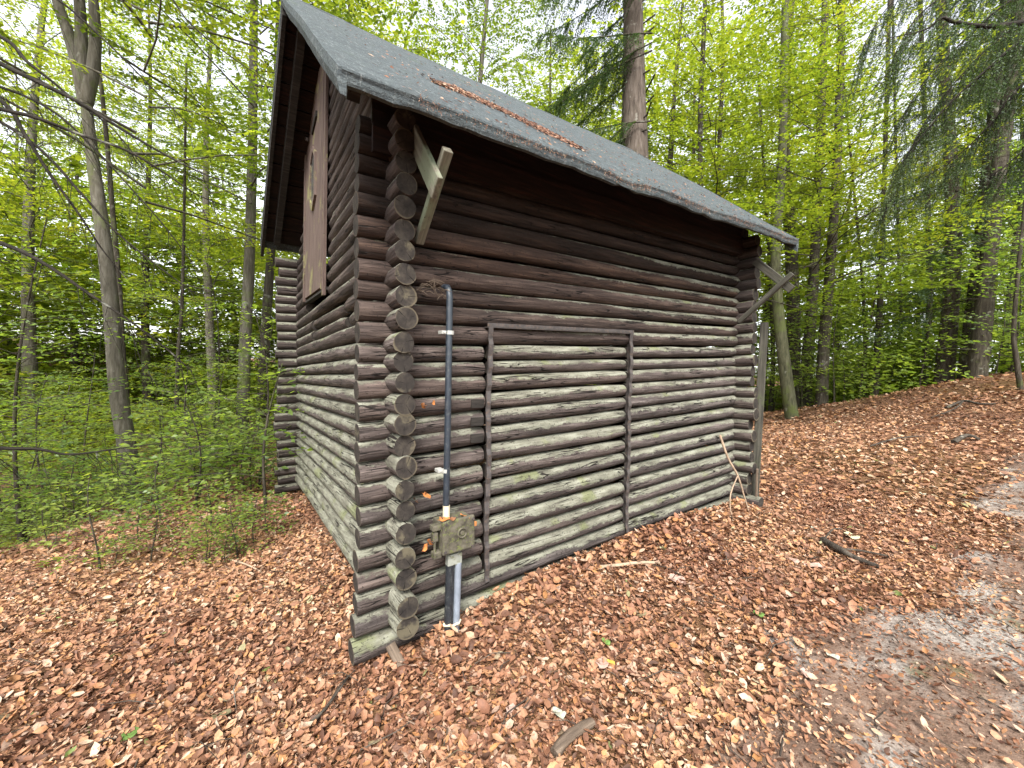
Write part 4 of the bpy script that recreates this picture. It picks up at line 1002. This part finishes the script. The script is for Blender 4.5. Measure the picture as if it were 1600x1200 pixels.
# ------------------------------------------------------------------ spruce boughs reaching in from the left and the right
def bough_mesh(path, r0, seed, parent, name, hang=.5, dens=10, bare=.55, mat='twig_dark', nl=.018, nw=.0035):
    r = np.random.default_rng(seed); P = densify(path, 6); n = len(P)
    mb = MB(); mb.tube(P, [r0 + (.003 - r0) * i / (n - 1) for i in range(n)], 7, caps=False)
    A = np.array(P); seg = np.linalg.norm(np.diff(A, axis=0), axis=1); cum = np.r_[0, np.cumsum(seg)]; Lt = cum[-1]
    NP, ND, NN = [], [], []
    for q in range(int(Lt * dens)):
        s = r.uniform(.08, 1) * Lt; i = min(np.searchsorted(cum, s) - 1, n - 2); b = A[i] + (A[i + 1] - A[i]) * (s - cum[i]) / seg[i]
        tdir = (A[i + 1] - A[i]) / seg[i]; sd = np.cross(tdir, [0, 0, 1]); sd /= np.linalg.norm(sd) + 1e-9
        o = tdir * r.uniform(.25, .8) + sd * r.choice([-1, 1]) * r.uniform(.2, .8) + np.array([0, 0, -r.uniform(.35, 1.1)]); o /= np.linalg.norm(o)
        ln = hang * r.uniform(.35, 1.25); pts = [b + o * ln * t + np.array([0, 0, -.35 * ln * t * t]) + r.normal(0, .012, 3) * t for t in np.linspace(0, 1, 5)]
        mb.tube(pts, [.0032, .0026, .002, .0015, .0008], 3, caps=False)
        if r.random() > bare:
            m = int(ln / .010)
            for k in range(m):
                t = r.uniform(.15, 1); p = b + o * ln * t + np.array([0, 0, -.35 * ln * t * t]); NP.append(p)
                ND.append(o * .7 + r.normal(0, .6, 3)); NN.append(r.normal(0, 1, 3))
    o = mb.build(name, M[mat], parent)
    if NP:
        k = len(NP); V, F = kites(np.array(NP), np.array(ND), np.array(NN), r.uniform(.65, 1.35, k) * nl, np.full(k, nw), .05)
        c = np_mesh('needles', V, F, [M['needle']], o); c['kind'] = 'stuff'
    return o
def bough_tree(tx, ty, h, r0, label, lists, hang, dens, bare, thick, nl=.018, nw=.0035):
    g = g1(tx, ty); off = np.array([tx, ty, g]); e = empty('spruce_tree', (tx, ty, g), 0, label, 'tree')
    mb = MB(); mb.tube([(0, 0, -.3)] + [(0.04 * math.sin(z), 0.04 * math.cos(z), z) for z in np.linspace(0.3, h, 10)], [r0 * 1.2] + list(np.linspace(r0, r0 * .3, 10)), 14, jag=.03); mb.build('trunk', M['bark_spruce'], e)
    for i, (pl, th) in enumerate(lists):
        pts = [at(x, y, d) for x, y, d in pl]; z0 = pts[0][2] + .5
        path = [np.array([0, 0, z0 - g])] + [p - off for p in pts]
        bough_mesh(path, th * thick, 600 + i + int(tx * 10), e, 'bough', hang, dens, bare, nl=nl, nw=nw)
    return e
bough_tree(-3.3, 2.6, 15, .2, 'spruce just outside the left edge, its long bare boughs hanging into view', [
 ([(-150, 20, 3.0), (0, 99, 3.0), (57, 127, 3.0), (122, 159, 3.05), (176, 193, 3.1), (227, 224, 3.15), (283, 255, 3.2), (330, 276, 3.25), (391, 295, 3.3)], .022),
 ([(-150, 0, 3.3), (0, 57, 3.3), (42, 96, 3.3), (85, 130, 3.35), (119, 159, 3.4), (175, 200, 3.5), (225, 262, 3.5)], .020),
 ([(-150, 130, 2.8), (0, 170, 2.9), (57, 184, 2.9), (125, 210, 3.0), (198, 235, 3.0), (255, 269, 3.1), (312, 306, 3.2), (380, 330, 3.3)], .018),
 ([(-150, 60, 3.1), (0, 156, 3.1), (37, 207, 3.1), (76, 269, 3.1), (125, 337, 3.2), (160, 390, 3.3), (198, 436, 3.4)], .020),
 ([(-150, 330, 3.0), (0, 379, 3.0), (71, 413, 3.0), (142, 461, 3.05), (198, 498, 3.1), (255, 541, 3.2), (300, 580, 3.3)], .020),
 ([(-150, 100, 3.2), (40, 215, 3.2), (125, 300, 3.2), (181, 362, 3.25), (255, 422, 3.3), (306, 459, 3.4)], .016),
 ([(-150, 60, 3.6), (60, 160, 3.6), (140, 225, 3.6), (210, 300, 3.6), (255, 351, 3.6), (312, 425, 3.7)], .015),
 ([(-150, -120, 3.4), (60, -20, 3.4), (160, 60, 3.5), (250, 150, 3.6), (300, 200, 3.7)], .014),
 ([(-150, -200, 3.8), (200, -60, 3.8), (300, 40, 3.9), (370, 95, 4.0), (425, 130, 4.1)], .014),
 ([(-150, 690, 3.6), (0, 700, 3.6), (60, 702, 3.7), (110, 710, 3.8), (190, 700, 3.9), (270, 690, 4.0)], .024),
], .42, 9, .72, 1.0)
bough_tree(7.9, -3.4, 16, .22, 'spruce just outside the right edge, its needled boughs drooping into the upper right', [
 ([(1720, 20, 5.2), (1600, 36, 5.2), (1537, 41, 5.2), (1490, 34, 5.2), (1472, 28, 5.2), (1444, 47, 5.3), (1381, 61, 5.4)], .045),
 ([(1750, -40, 5.8), (1600, 60, 5.8), (1540, 110, 5.9), (1480, 165, 6.0), (1430, 225, 6.1), (1395, 265, 6.2)], .028),
 ([(1750, -100, 6.4), (1580, 0, 6.4), (1510, 60, 6.5), (1450, 120, 6.6), (1405, 190, 6.7)], .026),
 ([(1750, 40, 6.0), (1600, 130, 6.0), (1550, 190, 6.1), (1500, 240, 6.2), (1440, 280, 6.3)], .024),
 ([(1750, -160, 5.6), (1560, -60, 5.6), (1480, -10, 5.7), (1430, 30, 5.8), (1395, 90, 5.9)], .024),
 ([(1750, 150, 6.6), (1620, 220, 6.6), (1570, 260, 6.7), (1520, 290, 6.8)], .02),
 ([(1750, -220, 6.8), (1520, -90, 6.8), (1430, -30, 6.9), (1380, 20, 7.0), (1350, 70, 7.1)], .024),
 ([(1750, -30, 7.2), (1590, 40, 7.2), (1500, 120, 7.3), (1440, 200, 7.4), (1400, 290, 7.5), (1380, 340, 7.5)], .024),
], .75, 46, .02, 1.0, .034, .010)

# ------------------------------------------------------------------ leaf litter
def footprint(x, y): return (x > .03) & (x < LEN - .0) & (y > -.03) & (y < WID)
def litter(name, n, sampler, lo, hi, mat, full=True, hmax=.03, tilt=.5, keep=None, small=.45):
    x, y = sampler(n); m = ~footprint(x, y)
    if keep is not None: m &= rng.random(len(x)) < keep(x, y)
    x, y = x[m], y[m]; k = len(x); z = gz(x, y) + .006 + rng.random(k) ** 1.6 * hmax
    an = rng.uniform(0, 2 * np.pi, k)
    N = unit(np.c_[rng.normal(0, tilt, k), rng.normal(0, tilt, k), np.ones(k)])
    D = np.c_[np.cos(an), np.sin(an), np.zeros(k)]; D = unit(D - N * (D * N).sum(1, keepdims=True))
    sm = rng.random(k) < small
    L = np.where(sm, rng.uniform(lo * .55, lo, k), rng.uniform(lo, hi, k)); big = rng.random(k) < .05; e_ = path_edge(x) - y; L = np.where((x > .6) & (e_ > .15) & ~big, L * .72, L); L = np.where(big, L * 1.35, L); W = L * rng.uniform(.30, .78, k)
    P = np.c_[x, y, z] - D * L[:, None] * .5
    V, F = full_leaves(P, D, N, L, W, rng.normal(.35, .6, k)) if full else kites(P, D, N, L, W, .15)
    return tag(np_mesh(name, V, F, [mat]), 'brown and orange fallen beech leaves carpeting the forest floor', 'leaf litter', None, 'stuff')
def path_keep(x, y):
    e = path_edge(x) - y
    return np.where((x > .6) & (e > .0), np.clip(1 - e * 1.9, .34, 1), 1.0)
def disc(cx, cy, r0, r1):
    def f(n):
        a = rng.uniform(0, 2 * np.pi, n); r = np.sqrt(rng.uniform(r0 ** 2, r1 ** 2, n)); return cx + r * np.cos(a), cy + r * np.sin(a)
    return f
def sector(r0, r1, a0, a1, p=1.0):
    def f(n):
        a = np.radians(rng.uniform(a0, a1, n)); r = r0 + (r1 - r0) * rng.random(n) ** p; return CAM[0] + r * np.sin(a), CAM[1] + r * np.cos(a)
    return f
litter('leaf_litter', 125000, sector(.7, 5.6, -30, 100, .85), .026, .058, M['litter'], True, .032, .5, path_keep, .55)
litter('leaf_crumbs', 90000, sector(.7, 5.5, -30, 100, .8), .010, .024, M['litter'], False, .030, .5, path_keep, .4)
litter('leaf_litter', 95000, sector(5.2, 13, -32, 100, .9), .04, .085, M['litter'], False, .04, .45, path_keep, .3)
litter('leaf_litter', 45000, sector(12, 26, -35, 98, 1.0), .07, .13, M['litter'], False, .05, .45, None, .3)
def wall_pile(n):
    x = rng.uniform(.2, 3.5, n); return x, -.09 - np.abs(rng.normal(0, .12, n))
litter('leaf_litter', 4600, wall_pile, .035, .075, M['litter'], True, .075, .55, None, .25)
# crumbs and needles on the bare path
def path_s(n):
    x = rng.uniform(.5, 8, n); return x, path_edge(x) - rng.uniform(-.1, 1.4, n)
o = litter('path_crumbs', 34000, path_s, .009, .030, M['needles'], False, .012, .3, None, .6); o['label'] = 'fine dark crumbs, bits of leaf and needles on the bare path'; o['category'] = 'litter'

# brown needles lying on the roof
def roof_needles():
    n = 3400; t = rng.random(n); u = .155 + .205 * t + rng.normal(0, .006, n); v = np.interp(t, [0, .4, .65, 1], [.315, .29, .20, .155]) + rng.normal(0, .028, n) * (.35 + 1.2 * np.sin(t * 3.14))
    n3 = 950; uc = rng.uniform(.05, .95, n3); vc = rng.uniform(0, .9, n3) ** 1.5
    U = np.r_[u, uc]; Vv = np.clip(np.r_[v, vc], .0, 1); m = len(U)
    P = np.array([PF(a, b) + NF * random.uniform(.002, .014) for a, b in zip(U, Vv)])
    n2 = 2600; ub = rng.uniform(.07, .99, n2); ub = ub[rng.random(n2) < .35 + .65 * (np.sin(ub * 37) > -.3)]; n2 = len(ub)
    Pb = np.array([PF(a, 0) + Vector((0, -.009, -random.uniform(.006, .046))) for a in ub])
    an = rng.uniform(0, 6.28, m); D = np.c_[np.cos(an), np.sin(an) * .7, np.sin(an) * .7]; N = np.tile(np.array(NF), (m, 1)) + rng.normal(0, .3, (m, 3))
    ab = rng.uniform(0, 6.28, n2); Db = np.c_[np.cos(ab) * .5, -.25 * np.ones(n2), np.sin(ab) - .5]; Nb = np.tile(np.array([0, -1.0, .2]), (n2, 1)) + rng.normal(0, .4, (n2, 3))
    V, F = kites(np.r_[P, Pb], np.r_[D, Db], np.r_[N, Nb], np.r_[rng.uniform(.012, .04, m), rng.uniform(.006, .018, n2)], np.r_[rng.uniform(.004, .016, m), rng.uniform(.0012, .0032, n2)], .1)
    tag(np_mesh('needle_litter', V, F, [M['needles']]), 'brown needles and leaf bits lying on the grey felt roof', 'needle litter', None, 'stuff')
roof_needles()

def nest():
    mb = MB()
    for k in range(34):
        p = Vector((random.uniform(.06, .24), random.uniform(-.10, -.05), random.uniform(1.79, 1.865))); d = Vector((random.uniform(-1, 1), random.uniform(-.5, .1), random.uniform(-.5, .35))).normalized() * random.uniform(.03, .09)
        mb.tube([p, p + d * .5 + Vector((0, 0, .008)), p + d], [.0022, .002, .001], 4, caps=False)
    tag(mb.build('nest_material', M['stake']), 'dry grass and twigs stuffed between the logs left of the pipe top', 'nest', None, 'stuff')
nest()
# ------------------------------------------------------------------ single leaves, sticks and twigs
def one_leaf(pos, size, yaw, col, label, tilt=(.1, .1), wr=.8, cat='leaf', rough=.6, n_out=14):
    """a single large leaf with a toothed outline and a raised rib"""
    pts = []; 
    for k in range(n_out):
        t = k / n_out * 2 * math.pi; x = math.cos(t) * .5; y = math.sin(t) * .5 * wr * (1 - .25 * math.cos(t))
        j = 1 + (.05 if k % 2 else -.04); pts.append(Vector((x * j * size, y * j * size, size * (.10 * abs(y) * 2 + .06 * math.sin(3 * t + yaw)))))
    V = pts + [Vector((-.25 * size, 0, 0)), Vector((.2 * size, 0, .01 * size))]
    F = [(k, (k + 1) % n_out, n_out + (1 if math.cos((k + .5) / n_out * 2 * math.pi) > 0 else 0)) for k in range(n_out)]
    F += [(0 + n_out // 4, n_out + 1, n_out), (n_out - n_out // 4, n_out, n_out + 1)]
    mb = MB(); mb.add(V, F, 0, False); mb.tube([(-.5 * size, 0, .002), (-.72 * size, .04 * size, .004)], .0012, 4)
    nm = 'leaf_%d' % (abs(hash(col)) % 10 ** 6)
    mt = bpy.data.materials.get('dead_leaf_%.2f_%.2f_%.2f' % col) or mat_plain('dead_leaf_%.2f_%.2f_%.2f' % col, col, rough, .22, 40, .3)
    o = mb.build('fallen_leaf', mt); o.location = pos; o.rotation_euler = (tilt[0], tilt[1], yaw); tag(o, label, cat); return o
def gp(px, py):
    d = FW + RT * (px - 800) / FPX + UP * (600 - py) / FPX; t = .5
    for _ in range(3000):
        p = CAM + d * t
        if p[2] <= g1(p[0], p[1]): break
        t += .006
    return p
CREAM, PINK, ORANGE, GRN, YEL, WHITE = (.46, .42, .26), (.40, .27, .22), (.42, .16, .05), (.10, .17, .04), (.42, .27, .05), (.38, .39, .31)
for px, py, s, yaw, col, lb in [
 (1330, 843, .125, .3, CREAM, 'large cream leaf lying above the dark stick beside the path'), (1236, 881, .12, .8, PINK, 'broad pink leaf nearest the left end of the dark stick'),
 (1270, 891, .11, 2.0, PINK, 'pale pink leaf overlapping the right side of a broad pink leaf near the dark stick'), (1056, 912, .105, 1.1, PINK, 'pinkish grey leaf below the pale stick near the wall'),
 (941, 1046, .085, .5, PINK, 'round dusty pink leaf with a yellow leaf stuck on it'), (954, 1045, .04, 1.9, YEL, 'small yellow leaf lying on a round dusty pink leaf'),
 (946, 1012, .05, 1.5, GRN, 'fresh green leaf lying above a round pink leaf'), (872, 1125, .065, 1.4, WHITE, 'pale whitish-green leaf standing out near the bottom edge'),
 (798, 1118, .055, .4, PINK, 'small pink leaf left of the whitish-green leaf near the bottom edge'), (1184, 968, .06, .9, GRN, 'green leaf among orange ones halfway to the path'),
 (1272, 830, .05, 2.1, WHITE, 'small whitish leaf left of the large cream leaf'), (1258, 1062, .06, .4, PINK, 'pink leaf lying at the left edge of the bare earth'),
 (1300, 1035, .055, 1.2, WHITE, 'pale leaf lying on bare earth right of a pink leaf'), (1440, 776, .09, .2, WHITE, 'whitish leaf lying at the far left edge of the path'),
 (205, 1158, .06, 1.0, GRN, 'green leaf on the litter at the lower left'), (345, 1130, .075, .2, (.13, .11, .06), 'dark olive leaf at the lower left'),
 (100, 985, .07, .1, (.40, .28, .2), 'large tan leaf lying flat far left'), (1030, 862, .05, .3, CREAM, 'pale leaf on the bank of leaves below the hatch'),
 (985, 842, .045, .3, YEL, 'yellow leaf against the wall below the hatch corner')]:
    p = gp(px, py); one_leaf(Vector(p) + Vector((0, 0, .032)), s, yaw, col, lb, (random.uniform(-.2, .2), random.uniform(-.2, .2)), random.uniform(.6, .85))
# orange leaves caught on the wall
for pos, s, yaw, tilt, lb in [
 ((.215, -.16, .608), .075, .4, (.2, .1), 'orange leaf lying on top of the mossy fuse box, left'), ((.33, -.16, .603), .055, 2.0, (.3, -.2), 'orange leaf on the right rim of the mossy fuse box'),
 ((.255, -.17, .604), .06, 1.2, (-.2, .1), 'brown leaf in the middle of the fuse box top'), ((.43, -.10, .52), .06, .5, (.9, .2), 'orange leaf wedged between fuse box and hatch frame'),
 ((.13, -.16, .50), .06, 1.5, (1.1, .4), 'orange leaf hanging beside the fuse box latch'), ((.115, -.14, .47), .05, .6, (1.2, -.3), 'yellow-orange leaf hanging lowest beside the fuse box latch'),
 ((.10, -.10, 1.21), .05, 1.6, (1.3, .1), 'orange leaf caught on a cobweb beside the log ends'), ((.16, -.10, 1.225), .04, .8, (1.2, -.2), 'small orange leaf hanging left of the conduit pipe'),
 ((.14, -.09, .725), .06, .3, (.8, .5), 'orange leaf caught between logs above the fuse box'), ((.075, -.09, .71), .055, 1.4, (1.0, .2), 'brown leaf caught between log end and wall above the fuse box')]:
    one_leaf(pos, s, yaw, ORANGE if 'brown' not in lb else (.22, .10, .05), lb, tilt, .6)

def stick(name, pts, radii, mat, label, cat='stick', forks=()):
    mb = MB(); P = densify(pts, 4); n = len(P); mb.tube(P, [radii[0] + (radii[1] - radii[0]) * i / (n - 1) for i in range(n)], 8, jag=.10)
    for f, r in forks: mb.tube(densify(f, 3), r, 6)
    o = mb.build(name, M[mat]); return tag(o, label, cat)
def on(px, py, h=.03): p = gp(px, py); return Vector(p) + Vector((0, 0, h))
stick('fallen_stick', [on(1285, 850), on(1310, 868, .05), on(1335, 880, .04), on(1372, 892)], (.030, .014), 'twig', 'dark rotten stick lying beside the large cream leaf', forks=[([on(1310, 868, .05), on(1345, 873, .06), on(1390, 876, .03)], .007), ([on(1286, 852, .04), on(1300, 842, .08), on(1314, 838, .06)], .006)])
stick('fallen_stick', [on(930, 893), on(965, 892, .04), on(1000, 888, .04), on(1030, 886)], (.012, .010), 'pale_twig', 'pale straight stick lying just below the wall')
stick('fallen_stick', [on(866, 1190), on(890, 1165, .04), on(925, 1140, .03)], (.022, .018), 'stake', 'stout grey-brown stick at the bottom edge')
stick('fallen_stick', [on(960, 1143), on(985, 1148, .03), on(1004, 1148)], (.008, .006), 'pale_twig', 'short pale stick right of the stout stick at the bottom edge')
stick('fallen_stick', [on(358, 880), on(385, 890, .04), on(408, 900)], (.008, .005), 'pale_twig', 'thin pale stick on the litter left of the gable wall')
stick('fallen_stick', [on(150, 800, .05), on(180, 810, .06), on(208, 816)], (.018, .014), 'pale_twig', 'pale stick at the edge of the bushes on the left')
stick('fallen_branch', [on(1478, 640), on(1505, 632, .07), on(1530, 636, .06), on(1560, 633)], (.03, .012), 'twig', 'crooked dark branch lying high on the right slope', 'branch', [([on(1505, 632, .07), on(1490, 646, .08), on(1455, 655, .03)], .012)])
stick('fallen_branch', [on(1360, 700), on(1400, 690, .05), on(1440, 684)], (.014, .008), 'twig', 'thin dark branch lying midway up the right slope', 'branch')
stick('fallen_stick', [on(1490, 694, .03), on(1510, 688, .07), on(1530, 690, .03)], (.035, .02), 'twig', 'short dark stub of wood on the right slope')
stick('fallen_stick', [on(480, 1145), on(510, 1118, .04), on(545, 1065, .03)], (.008, .005), 'twig', 'thin dark stick below the near corner of the cabin')
stick('dry_twig', [Vector((2.985, -.16, .86)), Vector((3.03, -.22, .66)), Vector((3.13, -.27, .49)), Vector((3.22, -.30, .28)), Vector((3.31, -.33, .06))], (.011, .006), 'pale_twig', 'forked dry twig leaning against the far end of the long wall', 'twig', [([Vector((3.13, -.27, .49)), Vector((3.0, -.28, .35)), Vector((2.99, -.29, .2)), Vector((3.06, -.3, .05))], .0055)])
# rotten stake under the near corner
o = plank('rotten_stake', (-.045, .01, -.02), (.0, -.18, -.125), .05, .032, (1, 0, .3), None, M['stake']); tag(o, 'split rotten stake wedged under the near corner of the cabin', 'stake')
# thin fine twigs scattered in the litter
def twigs():
    mb = MB()
    for k in range(420):
        x, y = sector(.9, 6, -30, 100, .8)(1); x, y = float(x[0]), float(y[0])
        if footprint(np.array([x]), np.array([y]))[0]: continue
        a = random.uniform(0, 6.28); L = random.uniform(.06, .28); z = g1(x, y) + .03
        p = [(x, y, z), (x + L * .5 * math.cos(a) + random.uniform(-.02, .02), y + L * .5 * math.sin(a), z + random.uniform(.0, .02)), (x + L * math.cos(a + .2), y + L * math.sin(a + .2), z - .005)]
        r = random.uniform(.0012, .0035); mb.tube(p, [r, r * .9, r * .6], 4, caps=False)
    tag(mb.build('twig_litter', M['twig']), 'thin dark twigs scattered through the fallen leaves', 'twig litter', None, 'stuff')
twigs()
